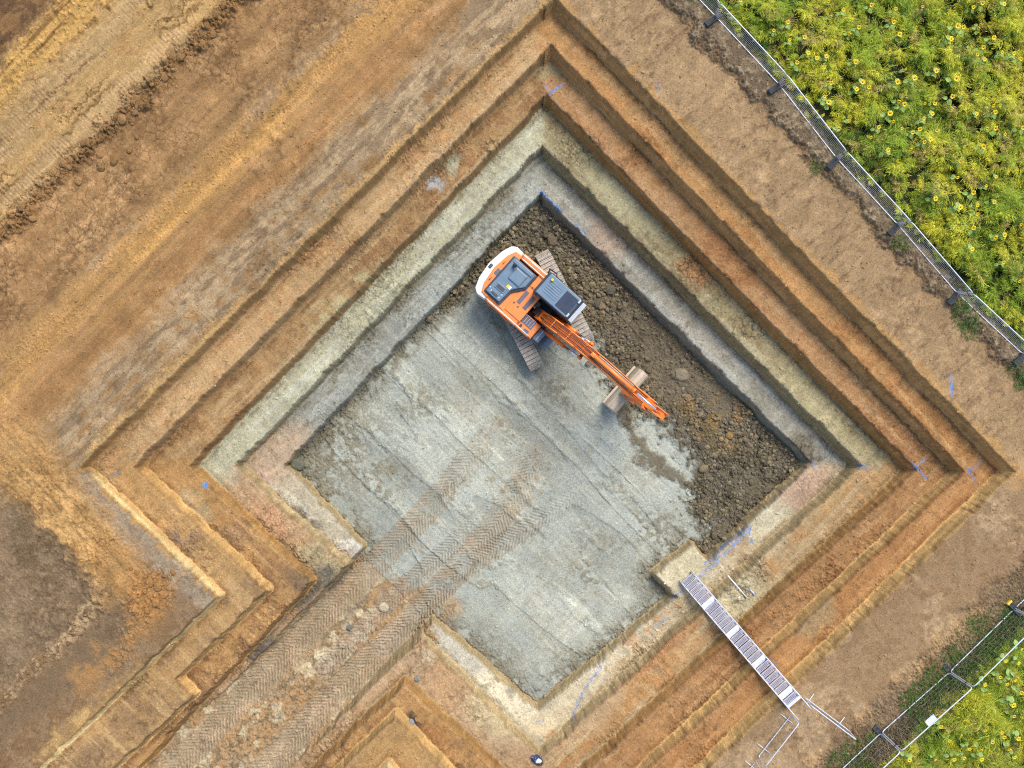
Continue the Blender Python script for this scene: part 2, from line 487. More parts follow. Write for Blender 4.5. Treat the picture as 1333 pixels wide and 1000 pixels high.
bench(2, SEm, lin(182, 128, 74), lin(156, 106, 58), 0.8, lin(196, 146, 94))
bench(2, SWm, lin(186, 134, 74), lin(148, 106, 66), 0.9, lin(204, 152, 88))
bench(3, NWm, GREENCLAY, lin(176, 168, 132), 0.7, lin(206, 204, 178))
bench(3, NEm, lin(170, 152, 112), lin(142, 122, 84), 0.8, lin(186, 174, 138))
bench(3, SEm, lin(190, 150, 104), lin(174, 124, 74), 0.8, lin(206, 184, 142))
bench(3, SWm, lin(190, 154, 116), lin(166, 126, 84), 0.7, lin(200, 168, 128))
bench(4, NWm, BLUECLAY, lin(140, 136, 118), 0.8, lin(178, 182, 172))
bench(4, NEm, lin(170, 163, 144), lin(138, 132, 114), 0.8, lin(184, 182, 168))
bench(4, SEm, lin(204, 182, 146), lin(178, 148, 108), 0.8, lin(218, 204, 170))
bench(4, SWm, lin(196, 182, 154), lin(150, 138, 112), 0.7, lin(214, 206, 182))
def on(L): return (lvl == L).astype(F32)
# corner and patch changes read off the photo
mix(on(4) * blob(360, 590, 55, 40), PINK); mix(on(4) * blob(330, 620, 22, 16), lin(196, 162, 138))
mix(on(4) * blob(455, 714, 17, 14), WHITE); mix(on(4) * blob(400, 680, 26, 16, 0.8) * ss(0.45, 0.6, n2), lin(120, 116, 106))
mix(on(3) * blob(275, 610, 30, 30), GREENCLAY); mix(on(3) * blob(350, 680, 34, 24, 0.75), lin(192, 146, 108)); mix(on(3) * blob(420, 735, 34, 18, 0.75), lin(178, 158, 118))
mix(on(3) * band([(420, 752), (360, 800), (330, 850)], 14, 0.6) * 0.8, lin(96, 92, 84))
mix(on(2) * blob(400, 755, 20, 20) * 0.6, lin(116, 98, 74)); mix(on(3) * blob(300, 865, 26, 26) * 0.6, lin(168, 128, 92))
mix(on(2) * blob(300, 700, 20, 14) * 0.7, lin(150, 116, 80))
mix(on(1) * blob(200, 655, 60, 30, 0.8) * 0.5, lin(196, 142, 76)); mix(on(1) * blob(235, 700, 18, 14) * ss(0.4, 0.55, n2), lin(150, 118, 92))
mix(on(2) * blob(590, 215, 14, 14, 0.7), lin(178, 170, 134)); mix(on(2) * blob(566, 242, 9, 9), lin(176, 172, 164))
mix(on(2) * blob(715, 90, 22, 14) * 0.8, lin(164, 148, 104)); mix(on(2) * blob(250, 660, 24, 12, 0.8) * 0.6, lin(192, 170, 124))
mix(on(2) * area([(400, 420), (450, 370), (520, 330), (470, 400), (420, 450)], 14) * ss(0.45, 0.6, n2) * 0.8, lin(186, 168, 116))
mix(on(3) * blob(770, 210, 26, 14, 0.8) * 0.7, lin(150, 140, 104)); mix(on(3) * blob(815, 260, 60, 22, 0.8) * 0.7, lin(186, 176, 136))
mix(on(3) * blob(910, 350, 26, 20, 0.8) * 0.8, lin(178, 122, 76)); mix(on(3) * blob(1060, 540, 70, 24, 0.78) * 0.8, lin(188, 172, 128))
mix(on(3) * blob(1075, 640, 44, 18, -0.76) * 0.8, lin(204, 168, 116)); mix(on(3) * blob(1010, 690, 60, 20, -0.76) * 0.7, lin(204, 180, 140))
mix(on(3) * blob(960, 780, 40, 30, -0.76) * 0.85, lin(204, 190, 150)); mix(on(3) * blob(850, 840, 60, 24, -0.76) * 0.9, lin(184, 130, 84)); mix(on(3) * blob(770, 930, 60, 20, -0.76) * 0.8, lin(190, 156, 116))
mix(on(3) * blob(640, 930, 40, 26, 0.75) * 0.7, lin(206, 184, 140)); mix(on(3) * blob(580, 880, 40, 30, 0.75) * 0.7, lin(184, 142, 100)); mix(on(3) * blob(555, 850, 12, 12) * 0.8, lin(196, 172, 136))
mix(on(4) * blob(790, 310, 30, 20, 0.8) * 0.8, lin(188, 158, 132)); mix(on(4) * blob(1040, 585, 26, 22, 0.78) * 0.8, lin(128, 116, 94))
mix(on(4) * blob(1045, 640, 40, 22, -0.76), lin(196, 162, 134)); mix(on(4) * blob(1000, 680, 30, 18, -0.76), lin(220, 206, 170))
mix(on(4) * blob(885, 740, 40, 26, -0.6), lin(214, 198, 160)); mix(on(4) * blob(840, 815, 34, 16, -0.7) * ss(0.35, 0.5, n2), lin(196, 152, 110))
mix(on(4) * blob(660, 905, 60, 20, 0.75) * ss(0.34, 0.52, n2), lin(228, 212, 178)); mix(on(4) * blob(590, 840, 50, 16, 0.75) * 0.6, lin(206, 200, 182)); mix(on(4) * blob(720, 945, 34, 22), lin(222, 200, 160))
mix(on(4) * blob(725, 960, 16, 6, -0.3) * 0.7, lin(212, 160, 106)); mix(on(4) * blob(770, 880, 34, 16, -0.76), lin(216, 198, 164))
mix(on(1) * blob(1060, 800, 30, 22, -0.76) * 0.5, lin(176, 156, 112)); mix(on(2) * blob(1030, 720, 70, 26, -0.76) * 0.6, lin(160, 92, 40))
mix(on(2) * blob(950, 820, 70, 30, -0.76) * 0.6, lin(150, 90, 42)); mix(on(1) * blob(930, 920, 50, 20, -0.76) * 0.4, lin(204, 150, 92))
mix(on(2) * blob(515, 985, 40, 22) * 0.9, lin(166, 112, 62)); mix(on(2) * blob(560, 960, 20, 20) * 0.6, lin(170, 110, 56)); mix(on(1) * blob(515, 985, 44, 40) * 0.8, lin(186, 136, 74))
mix(on(2) * blob(534, 944, 15, 17) * ss(0.34, 0.46, n2), lin(62, 58, 54)); mix(on(3) * blob(545, 870, 12, 12) * ss(0.4, 0.5, n2) * 0.8, lin(110, 96, 84))
mix(on(4) * blob(500, 960, 18, 26, 0.75) * 0.0, CLAY)

# relief on the benches: scrape marks, cracks, crumbs
bm1 = ((lvl >= 1) & (lvl <= 4)).astype(F32) * (1 - wallm)
acr = np.where((NWm + SEm) > 0.5, fbm(u * 5.0, v * 0.9, 3, 81), fbm(u * 0.9, v * 5.0, 3, 82)).astype(F32)
mul(1 + bm1 * (acr - 0.5) * 0.35)
dz += bm1 * (0.03 * (acr - 0.5) + 0.035 * (n2 - 0.5) + 0.02 * lum3 * ss(0.5, 0.65, n1))
mix(bm1 * ss(0.66, 0.74, n3 * 0.5 + n2 * 0.5) * 0.5, DARKB * 1.3)
crk = bm1 * crack1 * ss(0.55, 0.66, n1 * 0.7 + n3 * 0.3) * (lvl >= 3)
mix(crk * 0.40, lin(82, 70, 50)); dz -= crk * 0.04
for (a, b, r) in ((745, 195, 26), (905, 350, 26), (975, 430, 24), (1040, 590, 26), (390, 720, 18), (990, 740, 20), (775, 180, 14), (955, 765, 22), (640, 195, 18), (1085, 580, 16)):
    m = bm1 * blob(a, b, r, r * 0.7, 0.78)
    mix(m * np.maximum(crack1, crack2 * 0.7) * 0.8, lin(78, 66, 46)); dz += m * (0.08 * (w1b - w1) + 0.04 * lum2)
# big spills of crumbs on the south-east and south-west benches
for pts, hw in (([(1108, 716), (1040, 775), (975, 838)], 15), ([(885, 800), (840, 850)], 16), ([(230, 690), (260, 715), (275, 760)], 12), ([(300, 700), (330, 730)], 10), ([(255, 890), (310, 845), (370, 790)], 12), ([(345, 685), (390, 725)], 10)):
    m = band(pts, hw, 0.6) * bm1
    dz += m * (0.04 * lum2 + 0.04 * lum3 + 0.01) * ss(0.4, 0.55, n2); mix(m * crack2 * 0.25, lin(110, 76, 44))

# ---- walls: strata, plus sunlit brightness painted on the SE and SW faces --------------------------------------
zz = (z + 0.2 * (n1 - 0.5)) * 0.97 / STEP
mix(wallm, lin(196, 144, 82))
mix(wallm * ss(-0.30, -0.05, zz), lin(184, 144, 92))
mix(wallm * (1 - ss(-2.6, -1.9, zz)), lin(178, 130, 76))
mix(wallm * (1 - ss(-3.1, -2.7, zz)), lin(164, 146, 106))
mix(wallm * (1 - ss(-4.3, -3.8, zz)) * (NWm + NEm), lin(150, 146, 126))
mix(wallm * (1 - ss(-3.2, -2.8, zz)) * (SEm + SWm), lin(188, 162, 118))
mix(wallm * (SEm + SWm) * ss(-2.6, -1.8, zz), lin(216, 164, 92))  # from here on, SE and SW faces are painted lighter, as if sunlit
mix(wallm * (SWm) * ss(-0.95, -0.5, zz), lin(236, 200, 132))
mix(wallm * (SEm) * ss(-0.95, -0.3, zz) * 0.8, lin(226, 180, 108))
strata = vn(np.where((NWm + SEm) > 0.5, u * 0.8, v * 0.8) + 9, z * 9, 91)
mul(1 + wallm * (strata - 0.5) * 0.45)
# ragged crumbling lip
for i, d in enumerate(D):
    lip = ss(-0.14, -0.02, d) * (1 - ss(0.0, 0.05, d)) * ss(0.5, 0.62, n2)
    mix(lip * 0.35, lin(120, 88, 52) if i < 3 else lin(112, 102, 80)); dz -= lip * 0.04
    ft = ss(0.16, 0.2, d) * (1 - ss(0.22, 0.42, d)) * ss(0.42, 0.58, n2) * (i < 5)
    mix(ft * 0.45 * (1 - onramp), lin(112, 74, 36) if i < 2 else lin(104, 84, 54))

# ---- pit floor -----------------------------------------------------------
fl = ((lvl == 5) & ~onramp).astype(F32) * (1 - wallm)
mix(fl, CLAY); _p = 0
mix(fl * ss(0.42, 0.62, n1 * 0.4 + sv * 0.6), lin(180, 182, 166)); mix(fl * ss(0.48, 0.6, n2 * 0.5 + n1 * 0.5) * 0.35, lin(190, 186, 164)); mix(fl * ss(0.52, 0.60, fbm(u * 1.2 + 7, v * 2.6, 5, 151, .65)) * 0.14, lin(160, 152, 128))
mix(fl * ss(0.56, 0.64, n1) * ss(0.48, 0.6, n3) * 0.35, lin(150, 138, 112))
mul(1 + fl * (sv - 0.5) * 0.30)
rib = vn(u * 9, v * 1.1, 93) * ss(0.45, 0.6, fbm(x * 0.7, y * 0.7, 2, 95))
rib2 = vn(u * 1.1, v * 11, 94) * ss(0.5, 0.62, fbm(x * 0.6 + 9, y * 0.6, 2, 97))
mul(1 + fl * ((rib - 0.25) * 0.16 + (rib2 - 0.25) * 0.14))
dz += fl * (0.035 * (sv - 0.5) + 0.02 * rib + 0.02 * rib2 + 0.03 * (n1 - 0.5) + 0.012 * (n3 - 0.5))
# edges of the bucket passes: low torn steps running NW-SE
for sd_, fu, fv, lv_ in ((181, 0.55, 0.10, .5), (182, 0.85, 0.16, .42), (183, 0.75, 0.12, .58)):
    nn = fbm(u * fu + 3.1, v * fv, 3, sd_, 0.35) + 0.018 * (n3 - 0.5) + 0.03 * (n2 - 0.5)
    ln = 1 - ss(0.001, 0.008, np.abs(nn - lv_))
    pm_ = fl * ss(0.50, 0.60, fbm(u * 0.7 + 5, v * 0.5, 3, sd_ + 5))
    ln = ln * ss(0.46, 0.56, vn(u * 3, v * 0.9, sd_ + 20) * .6 + n3 * .4); mix(pm_ * ln * 0.26, lin(104, 100, 82)); dz -= pm_ * ln * 0.012
    st_ = pm_ * (1 - ss(0.0, 0.05, np.abs(nn - lv_ - .03)))
    mix(st_ * ss(0.48, 0.62, n3) * 0.5, lin(140, 130, 104)); dz += st_ * 0.03 * ss(0.4, 0.6, n3)
    dz += fl * 0.035 * ss(lv_ - .012, lv_ + .012, nn); mul(1 + fl * 0.12 * (ss(lv_ - .012, lv_ + .012, nn) - .5))
# dirty fringe along the walls and patches of spilt soil
d5 = D[4]
fr = fl * (1 - ss(0.2, 1.1, d5 + (n2 - 0.5) * 0.8)) * ss(0.35, 0.55, n2 + 0.05)
mix(fr * 0.85, lin(124, 114, 92)); dz += fr * (0.05 * lum2 + 0.04 * lum3)
for a, b, rx, ry, rt, st in ((420, 600, 60, 34, -0.75, .9), (470, 560, 40, 60, 0.7, .6), (500, 620, 34, 26, 0, .7), (560, 510, 30, 20, .7, .6), (600, 630, 22, 12, -0.6, .9), (780, 700, 40, 16, .7, .6), (760, 760, 26, 14, .7, .5), (650, 840, 60, 16, .7, .5), (860, 690, 40, 26, .2, .8), (740, 860, 40, 18, -.7, .5), (575, 400, 40, 20, -.7, .8), (450, 660, 40, 24, .7, .6), (720, 500, 60, 14, .75, .7), (840, 760, 24, 20, 0, .5)):
    m = fl * blob(a, b, rx, ry, rt, 0.7) * ss(0.42, 0.58, n3 * 0.6 + n2 * 0.4) * st * .8
    mix(m, lin(128, 116, 90)); dz += m * (0.025 * lum3 + 0.03 * lum2)
m = fl * blob(388, 606, 16, 18) + fl * blob(372, 618, 14, 10)
mix(m * 0.6, lin(120, 118, 98)); mix(m * crack1, lin(52, 48, 38)); dz += m * (0.16 * (w1b - w1) + 0.05)
m = fl * blob(700, 900, 22, 20); mix(m * 0.7, lin(160, 162, 152)); dz += m * (0.10 * lum1 + 0.07)
# loose spoil covering the north-east part of the floor
lsd = poly_sd(qx, qy, [(540, 420), (600, 320), (704, 238), (1075, 604), (935, 745), (900, 705), (915, 670), (885, 640), (893, 596), (868, 560), (845, 548), (822, 548), (796, 500), (775, 455), (742, 400), (690, 372), (640, 340), (600, 380)])
lo_m = fl * ss(-14, 12, lsd + (n1 - .5) * 60 + (n3 - .5) * 24)
mix(lo_m, LOOSE); mix(lo_m * ss(0.46, 0.62, n2), lin(92, 82, 64)); mix(lo_m * ss(0.50, 0.60, n1 * .6 + n3 * .4) * 0.8, lin(132, 116, 88))
mix(lo_m * blob(935, 535, 50, 36, 0.7) * ss(0.4, 0.55, n2), lin(148, 118, 76)); mix(lo_m * blob(720, 300, 50, 40) * 0.5, lin(74, 70, 60))
mix(lo_m * lum3 * 0.5 * (r3 > 0.6), lin(140, 126, 98)); mix(lo_m * lum2 * 0.45 * (r2 > 0.75), lin(138, 124, 96))
mix(lo_m * crack2 * 0.25, lin(60, 54, 42))
smth_ = ss(.44, .6, fbm(u * .9, v * .45, 3, 241)); mix(lo_m * smth_ * .35, lin(128, 114, 92))
dz += lo_m * (1 - .75 * smth_) * (0.02 * lum1 + .018 * lum2)
dz += lo_m * (0.05 + 0.14 * (n1 - 0.4) + 0.08 * lum1 * ss(.5, .56, n2) + 0.02 * lum2 * ss(.48, .58, n1) + 0.03 * lum3 + 0.12 * (n2 - 0.5) + 0.05 * (n3 - 0.5) + 0.02 * (n4 - 0.5))
pale = fl * blob(853, 578, 44, 17, 0.85, 0.25)
mix(pale * (1 - 0.4 * ss(0.5, 0.6, n3)), lin(188, 190, 174)); dz -= pale * 0.05
bd_ = fl * band([(806, 535), (826, 570), (848, 602), (885, 628)], 8, 0.6); mix(bd_ * 0.85, lin(112, 98, 74)); dz += bd_ * .05

# ---- haul road -------------------------------------------------------------
cor_ = 1 - ss(2.3, 2.9, np.abs((v - (-s0[0] + s0[1]) * R2)))
rd = (onramp & (lvl >= 2)).astype(F32) * ss(-.2, 2.6, along + (n1 - .5) * 4 + (n2 - .5) * 3)
rd = np.maximum(rd, (lvl >= 4) * cor_ * ss(-1.6, 2.4, along + (n1 - .5) * 5 + (n2 - .5) * 3) * (1 - wallm))
mix((onramp & (lvl >= 2)).astype(F32), lin(176, 166, 144)); fl = np.maximum(fl, (onramp & (lvl == 5)) * (1 - rd)).astype(F32)
mix(rd, lin(178, 148, 112)); mix(rd * ss(0.44, 0.6, n2), lin(152, 122, 88)); mix(rd * ss(0.50, 0.60, n1 * .5 + n2 * .5) * 0.6, lin(188, 144, 96)); mix(rd * ss(0.54, 0.62, n3) * 0.6, lin(110, 96, 74)); mix(rd * ss(0.56, 0.64, fbm(x * 2.2 + 30, y * 2.2, 4, 141)) * 0.8, lin(204, 186, 150))
dz += rd * (0.03 * lum2 + 0.03 * lum3 + 0.06 * (n2 - 0.5)) * 0.8
mid = band([(290, 1000), (400, 885), (520, 770)], 20, 0.6) * np.maximum(rd, fl * 0.4)
mix(mid * ss(0.5, 0.6, n3) * 0.4, lin(106, 90, 66)); dz += mid * (0.025 * lum2 + 0.03)
mix(mid * blob(410, 860, 24, 16) * ss(0.5, 0.6, n2), lin(206, 190, 152))
mix(rd * band([(450, 742), (370, 805), (300, 870)], 9, 0.6) * 0.75, lin(90, 86, 78))
# wheel tracks with their chevron tread
def tread(pts, hw, fade0, fade1, tone, amt):
    wp = [tuple(P(a, b, FLOOR + max(0, ((515 - a) + (b - 765)) / 1.414 / 31.0 * 0.185))[:2]) for a, b in pts]
    d, w, s, tot = path_uv(x, y, wp)
    m = (1 - ss(hw * 0.85, hw * 1.1, d + (n2 - 0.5) * 0.1)) * np.maximum(rd, fl * (1 - lo_m))
    f = s / tot
    m = m * (1 - ss(fade0, fade1, f + (n2 - 0.5) * 0.35))
    ph = (s + np.abs(w) * 0.95 + 0.16 * (n2 - 0.5) + 0.05 * (n3 - .5)) / 0.165
    saw = np.abs(ph - np.floor(ph) - 0.5) * 2
    bar = ss(0.35, 0.75, saw)
    ma = m * np.where(onramp, amt, amt * 0.5 * (.35 + .65 * ss(0.3, 0.55, n2 + 0.08)))
    mix(ma, tone); mix(ma * ss(0.5, 0.6, n2) * 0.5, lin(190, 158, 126))
    keepm = m * ss(0.30, 0.48, n3 * .6 + n2 * .4 + 0.05) * (0.55 + 0.45 * ss(.3, .6, vn(s * 1.1, w * 2, 191)))
    mul(1 - keepm * (1 - bar) * np.where(onramp, .32, .24))
    dz[:] = dz + keepm * (0.038 * bar - 0.025) - m * 0.03
tread([(180, 1050), (350, 872), (470, 755), (560, 660), (655, 550)], 0.56, 0.80, 1.0, lin(180, 156, 124), 0.8)
tread([(300, 1050), (450, 890), (555, 788), (640, 690), (735, 545)], 0.58, 0.78, 1.0, lin(184, 160, 128), 0.8)
tread([(500, 840), (600, 745), (690, 685), (760, 640), (822, 600)], 0.45, 0.55, 0.95, lin(178, 168, 148), 0.45)
tread([(420, 870), (520, 770), (600, 700), (700, 600)], 0.40, 0.5, 0.9, lin(182, 164, 142), 0.4)
for a, b, r in ((645, 555, 12), (690, 600, 16), (625, 590, 10), (700, 640, 18), (560, 700, 16), (520, 690, 12), (610, 720, 20)):
    mix(fl * blob(a, b, r * 1.7, r * 0.6, -0.8) * 0.22 * ss(.42, .58, n3), lin(188, 156, 126))

# ---- surveyor's blue spray paint ---------------------------------------------
for pts, hw, a in (([(708, 111), (718, 121)], 2.2, .8), ([(730, 112), (715, 123)], 2.4, 1), ([(705, 250), (729, 274)], 2.6, 1), ([(748, 291), (761, 303)], 2.6, 1),
                   ([(1187, 602), (1206, 624)], 1.8, .9), ([(1206, 597), (1187, 613)], 1.8, .9), ([(1261, 611), (1271, 630)], 1.8, .8), ([(1277, 602), (1256, 619)], 1.8, .8),
                   ([(1114, 603), (1130, 613)], 2, .8), ([(1128, 605), (1118, 610)], 1.6, .7), ([(1057, 601), (1065, 609)], 2, .8), ([(1238, 486), (1240, 516)], 1.8, .8),
                   ([(855, 108), (857, 120)], 2.2, .6), ([(745, 938), (752, 915), (765, 893), (785, 864)], 2.6, .75), ([(912, 752), (930, 733), (952, 714), (976, 688)], 4.5, .65),
                   ([(918, 735), (945, 708), (972, 686)], 2.2, .9), ([(974, 686), (978, 706)], 2.4, .8), ([(872, 782), (900, 760)], 1.8, .8), ([(695, 941), (708, 938)], 2, .5), ([(1002, 858), (1010, 868)], 2, .5), ([(144, 622), (153, 615)], 2.4, .4),
                   ([(870, 805), (850, 818)], 2.5, .4)):
    m = (1 - ss(hw * 0.4, hw * 0.95, np.minimum.reduce([seg_d(px + (n3 - .5) * 5, py + (n4 - .5) * 4, *p0, *p1) for p0, p1 in zip(pts[:-1], pts[1:])])))
    mix(m * a * (0.15 + 0.75 * ss(0.4, 0.6, n4)), BLUE)
mix((1 - ss(3, 5, np.hypot(px - 267, py - 632) + (n3 - .5) * 3)), lin(92, 152, 206))

# mottling common to all bare soil
mod_ = (0.35 + 1.1 * ss(0.38, 0.62, n1)) * (1 - 0.75 * fl); mul(1 + 0.48 * (n3 - 0.5) * mod_); mul(1 + 0.30 * (n4 - 0.5) * (1 - .5 * fl)); mul(1 + 0.3 * (n_big - 0.5)); mul(1 + 0.6 * (n2 - 0.5) * (1 - .65 * fl))
pit_ = vn(x * 9 + 3, y * 9, 161) * vn(x * 4.1, y * 4.1, 162)
mul(1 - 0.20 * ss(0.50, 0.62, pit_) * (1 - wallm) * (1 - 0.6 * fl) * mod_)
lum_ = (c * np.array([0.3, 0.59, 0.11], F32)).sum(1, keepdims=True)
sat_ = c[:, 0] - c[:, 2]
c[:] = lum_ + (c - lum_) * np.where((lvl >= 1) & (lvl <= 2), .85, .93)[:, None].astype(F32)
c[:, 1] += np.where((lvl >= 1) & (lvl <= 2), .022, .018) * sat_; c[:, 2] -= 0.01 * sat_; c[:, 0] -= 0.015 * sat_
c *= np.array([1.01, 1.0, 0.955], F32)
dz += (n3 - 0.5) * 0.012 + (n4 - 0.5) * 0.008
blk_ = ss(-5, 9, poly_sd(px + jx * .3, py + jy * .3, [(904, 706), (846, 749), (878, 786), (938, 742)])) * (lvl == 4) * (1 - wallm)
z = z + dz - 0.05 * blk_ + .06 * blk_ * (n2 - .5)
np.clip(c, 0.005, 0.85, out=c)

soil_m = attr_mat('excavated_soil', fine=0.36, fscale=15, bump=0.8, bscale=26, bdist=0.035)
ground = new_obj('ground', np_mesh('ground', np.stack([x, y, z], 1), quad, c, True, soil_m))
tag(ground, 'stepped excavation with ochre upper benches and grey clay floor', 'ground', kind='structure')

# the land beyond the picture, in one ring out to the horizon
bm = bmesh.new()
ox, oy = HX - 0.12, HY - 0.12
ring = [(-ox, -oy), (ox, -oy), (ox, oy), (-ox, oy)]
vi = [bm.verts.new((a, b, -0.06)) for a, b in ring]
vo = [bm.verts.new((a * 18, b * 22, -0.06)) for a, b in ring]
for i in range(4):
    bm.faces.new((vi[i], vi[(i + 1) % 4], vo[(i + 1) % 4], vo[i])).normal_update()
bmesh.ops.recalc_face_normals(bm, faces=bm.faces)
me = bpy.data.meshes.new('field_ground'); bm.to_mesh(me); bm.free()
me.materials.append(mat('farmland_soil', lin(150, 122, 84), 0.95, var=0.3, scale=0.2, bump=0.4, bscale=4))
tag(new_obj('surrounding_ground', me), 'flat brown farmland round the excavation', 'ground', kind='structure')

# quick height look-up
ZG = np.zeros(keep.shape, F32); ZG[keep] = z
def ground_z(wx, wy):
    a = int(round((wx + wy) * R2 / GS + NU / 2)); b = int(round((-wx + wy) * R2 / GS + NU / 2))
    a = min(max(a, 0), NU - 1); b = min(max(b, 0), NU - 1)
    return float(ZG[a, b])

# ------------------------------------------------------------------ crumbs, pebbles and clods
def rock_variants(n, sub, jit, seed):
    outv = []
    for i in range(n):
        b = bmesh.new()
        bmesh.ops.create_icosphere(b, subdivisions=sub, radius=1.0)
        r = np.random.default_rng(seed + i)
        vs = np.array([p.co[:] for p in b.verts], F32)
        ax = r.normal(size=(3, 3))
        bumps = sum(np.clip(vs @ (a / np.linalg.norm(a)), 0.2, 1) * r.uniform(-jit, jit) for a in r.normal(size=(7, 3)))
        vs = vs * (1 + bumps + r.uniform(-jit, jit, len(vs)) * 0.45)[:, None] * r.uniform(0.75, 1.15, 3)
        vs[:, 2] *= 0.75
        b.verts.index_update()
        fs = np.array([[q.index for q in f.verts] for f in b.faces], np.int32)
        b.free()
        outv.append((vs.astype(F32), fs))
    return outv

def scatter(name, weight, count, smin, smax, label, cat, power=3.0, bright=(0.85, 1.3), tint=None, sub=1, maxd=None):
    p = np.clip(weight, 0, None).astype(np.float64); p /= p.sum()
    pick = RNG.choice(len(x), size=count, p=p)
    var = rock_variants(8, sub, 0.28, 40 + count % 17)
    size = smin * (smax / smin) ** (RNG.random(count) ** power)
    ang = RNG.random(count) * 6.283
    VV, FF, CC = [], [], []; off = 0
    for i in range(8):
        s = np.arange(i, count, 8); pk_ = pick[s]
        vs, fs = var[i]
        ca, sa = np.cos(ang[s])[:, None], np.sin(ang[s])[:, None]
        sx = vs[None, :, 0] * size[s][:, None]; sy = vs[None, :, 1] * size[s][:, None] * (0.7 + 0.5 * RNG.random(len(s)))[:, None]
        vx = x[pk_][:, None] + sx * ca - sy * sa + RNG.uniform(-.015, .015, (len(s), 1)); vy = y[pk_][:, None] + sx * sa + sy * ca
        vz = z[pk_][:, None] + (vs[None, :, 2] + 0.25) * size[s][:, None]
        VV.append(np.stack([vx, vy, vz], -1).reshape(-1, 3))
        FF.append((fs[None] + (np.arange(len(s)) * len(vs))[:, None, None]).reshape(-1, 3) + off)
        col = c[pk_] * RNG.uniform(bright[0], bright[1], (len(s), 1)).astype(F32)
        if tint is not None: col = col * 0.5 + tint * 0.5 * RNG.uniform(0.7, 1.3, (len(s), 1))
        CC.append(np.repeat(col, len(vs), 0)); off += len(s) * len(vs)
    me = np_mesh(name, np.concatenate(VV), np.concatenate(FF), np.concatenate(CC), False, pebble_m)
    return tag(new_obj(name, me), label, cat, kind='stuff')

pebble_m = attr_mat('soil_crumb', fine=0.15, fscale=40, bump=0.3, bscale=60, bdist=0.01)
flat = 1 - wallm
scatter('loose_spoil', lo_m * flat * (1.15 - smth_), 24000, 0.016, 0.11, 'dark crumbly spoil spread over the pit floor beside the clay', 'spoil', 5.5, (0.7, 1.6))
edges = np.zeros_like(x)
for d in D: edges = np.maximum(edges, np.maximum(ss(0.15, 0.19, d) * (1 - ss(0.22, 0.5, d)) * ss(0.4, 0.6, n2), 0.35 * ss(-0.3, -0.05, d) * (d < 0.0) * ss(0.5, 0.6, n2)))
ow = 0.5 * nw * ss(128, 142, sNW) * (1 - ss(166, 178, sNW)) + 0.5 * nw * (1 - ss(8, 20, sNW)) + rid * 2.5 + cl * 0.9 + 0.7 * st + wl * 0.25 + pl * 3 + pk * 4 + pk2 * 0.9 + yr * 0.3 + 0.12 * sw
wt = edges * 0.9 + ow + bm1 * 0.06 + fr * 0.7 + rd * 0.15 + mid * 0.25 + fl * 0.02
for pts, hw in (([(1108, 716), (1040, 775), (975, 838)], 15), ([(885, 800), (840, 850)], 16), ([(230, 690), (260, 715), (275, 760)], 12), ([(300, 700), (330, 730)], 10), ([(255, 890), (310, 845), (370, 790)], 12), ([(345, 685), (390, 725)], 10)):
    wt = wt + band(pts, hw, 0.6) * bm1 * 0.9
vis = (np.abs(px - 666) < 720) & (np.abs(py - 500) < 550)
scatter('soil_crumbs', wt * vis, 34000, 0.010, 0.055, 'loose ochre soil crumbs scattered over the benches and edges', 'soil', 2.8, (0.9, 1.35))

def objcol_mat(name, fine=0.25):
    m = bpy.data.materials.new(name); m.use_nodes = True
    nt = m.node_tree; b = nt.nodes['Principled BSDF']; b.inputs['Roughness'].default_value = 0.95; b.inputs['Specular IOR Level'].default_value = 0.2
    oi = nt.nodes.new('ShaderNodeObjectInfo'); tc = nt.nodes.new('ShaderNodeTexCoord')
    n = nt.nodes.new('ShaderNodeTexNoise'); n.inputs['Scale'].default_value = 2.2; n.inputs['Detail'].default_value = 8; n.inputs['Roughness'].default_value = 0.7
    nt.links.new(tc.outputs['Object'], n.inputs['Vector'])
    mr = nt.nodes.new('ShaderNodeMapRange'); mr.inputs['From Min'].default_value = .3; mr.inputs['From Max'].default_value = .7
    mr.inputs['To Min'].default_value = 1 - fine; mr.inputs['To Max'].default_value = 1 + fine
    nt.links.new(n.outputs['Fac'], mr.inputs['Value'])
    mx = nt.nodes.new('ShaderNodeVectorMath'); mx.operation = 'SCALE'
    nt.links.new(oi.outputs['Color'], mx.inputs[0]); nt.links.new(mr.outputs['Result'], mx.inputs['Scale'])
    nt.links.new(mx.outputs['Vector'], b.inputs['Base Color'])
    bp = nt.nodes.new('ShaderNodeBump'); bp.inputs['Strength'].default_value = .6; bp.inputs['Distance'].default_value = .2
    nt.links.new(n.outputs['Fac'], bp.inputs['Height']); nt.links.new(bp.outputs['Normal'], b.inputs['Normal'])
    return m
clod_m = objcol_mat('clay_clod')
CLODS = [np_mesh('clod', vs, fs, None, False, clod_m) for vs, fs in rock_variants(10, 2, 0.22, 300)]
def clod(name, pxy, r, col, label, group, cat='clod', flatten=0.8, zhint=None):
    wp = P(pxy[0], pxy[1], zhint if zhint is not None else FLOOR)
    g = ground_z(wp.x, wp.y)
    wp = P(pxy[0], pxy[1], g); g = ground_z(wp.x, wp.y)
    o = new_obj(name, random.choice(CLODS))
    o.location = (wp.x, wp.y, g + r * 0.22)
    o.rotation_euler = (0, 0, random.random() * 6.28)
    o.scale = (r, r * random.uniform(0.7, 1.0), r * flatten)
    o.color = [float(q) for q in col] + [1]
    return tag(o, label, cat, group)
clod('clay_clod', (887, 488), 0.30, lin(156, 142, 116), 'largest pale grey clod on the dark spoil right of the digging bucket', 'clods on the pit floor')
clod('clay_clod', (949, 567), 0.22, lin(172, 140, 88), 'yellowish oblong clod in the middle of the dark spoil', 'clods on the pit floor')
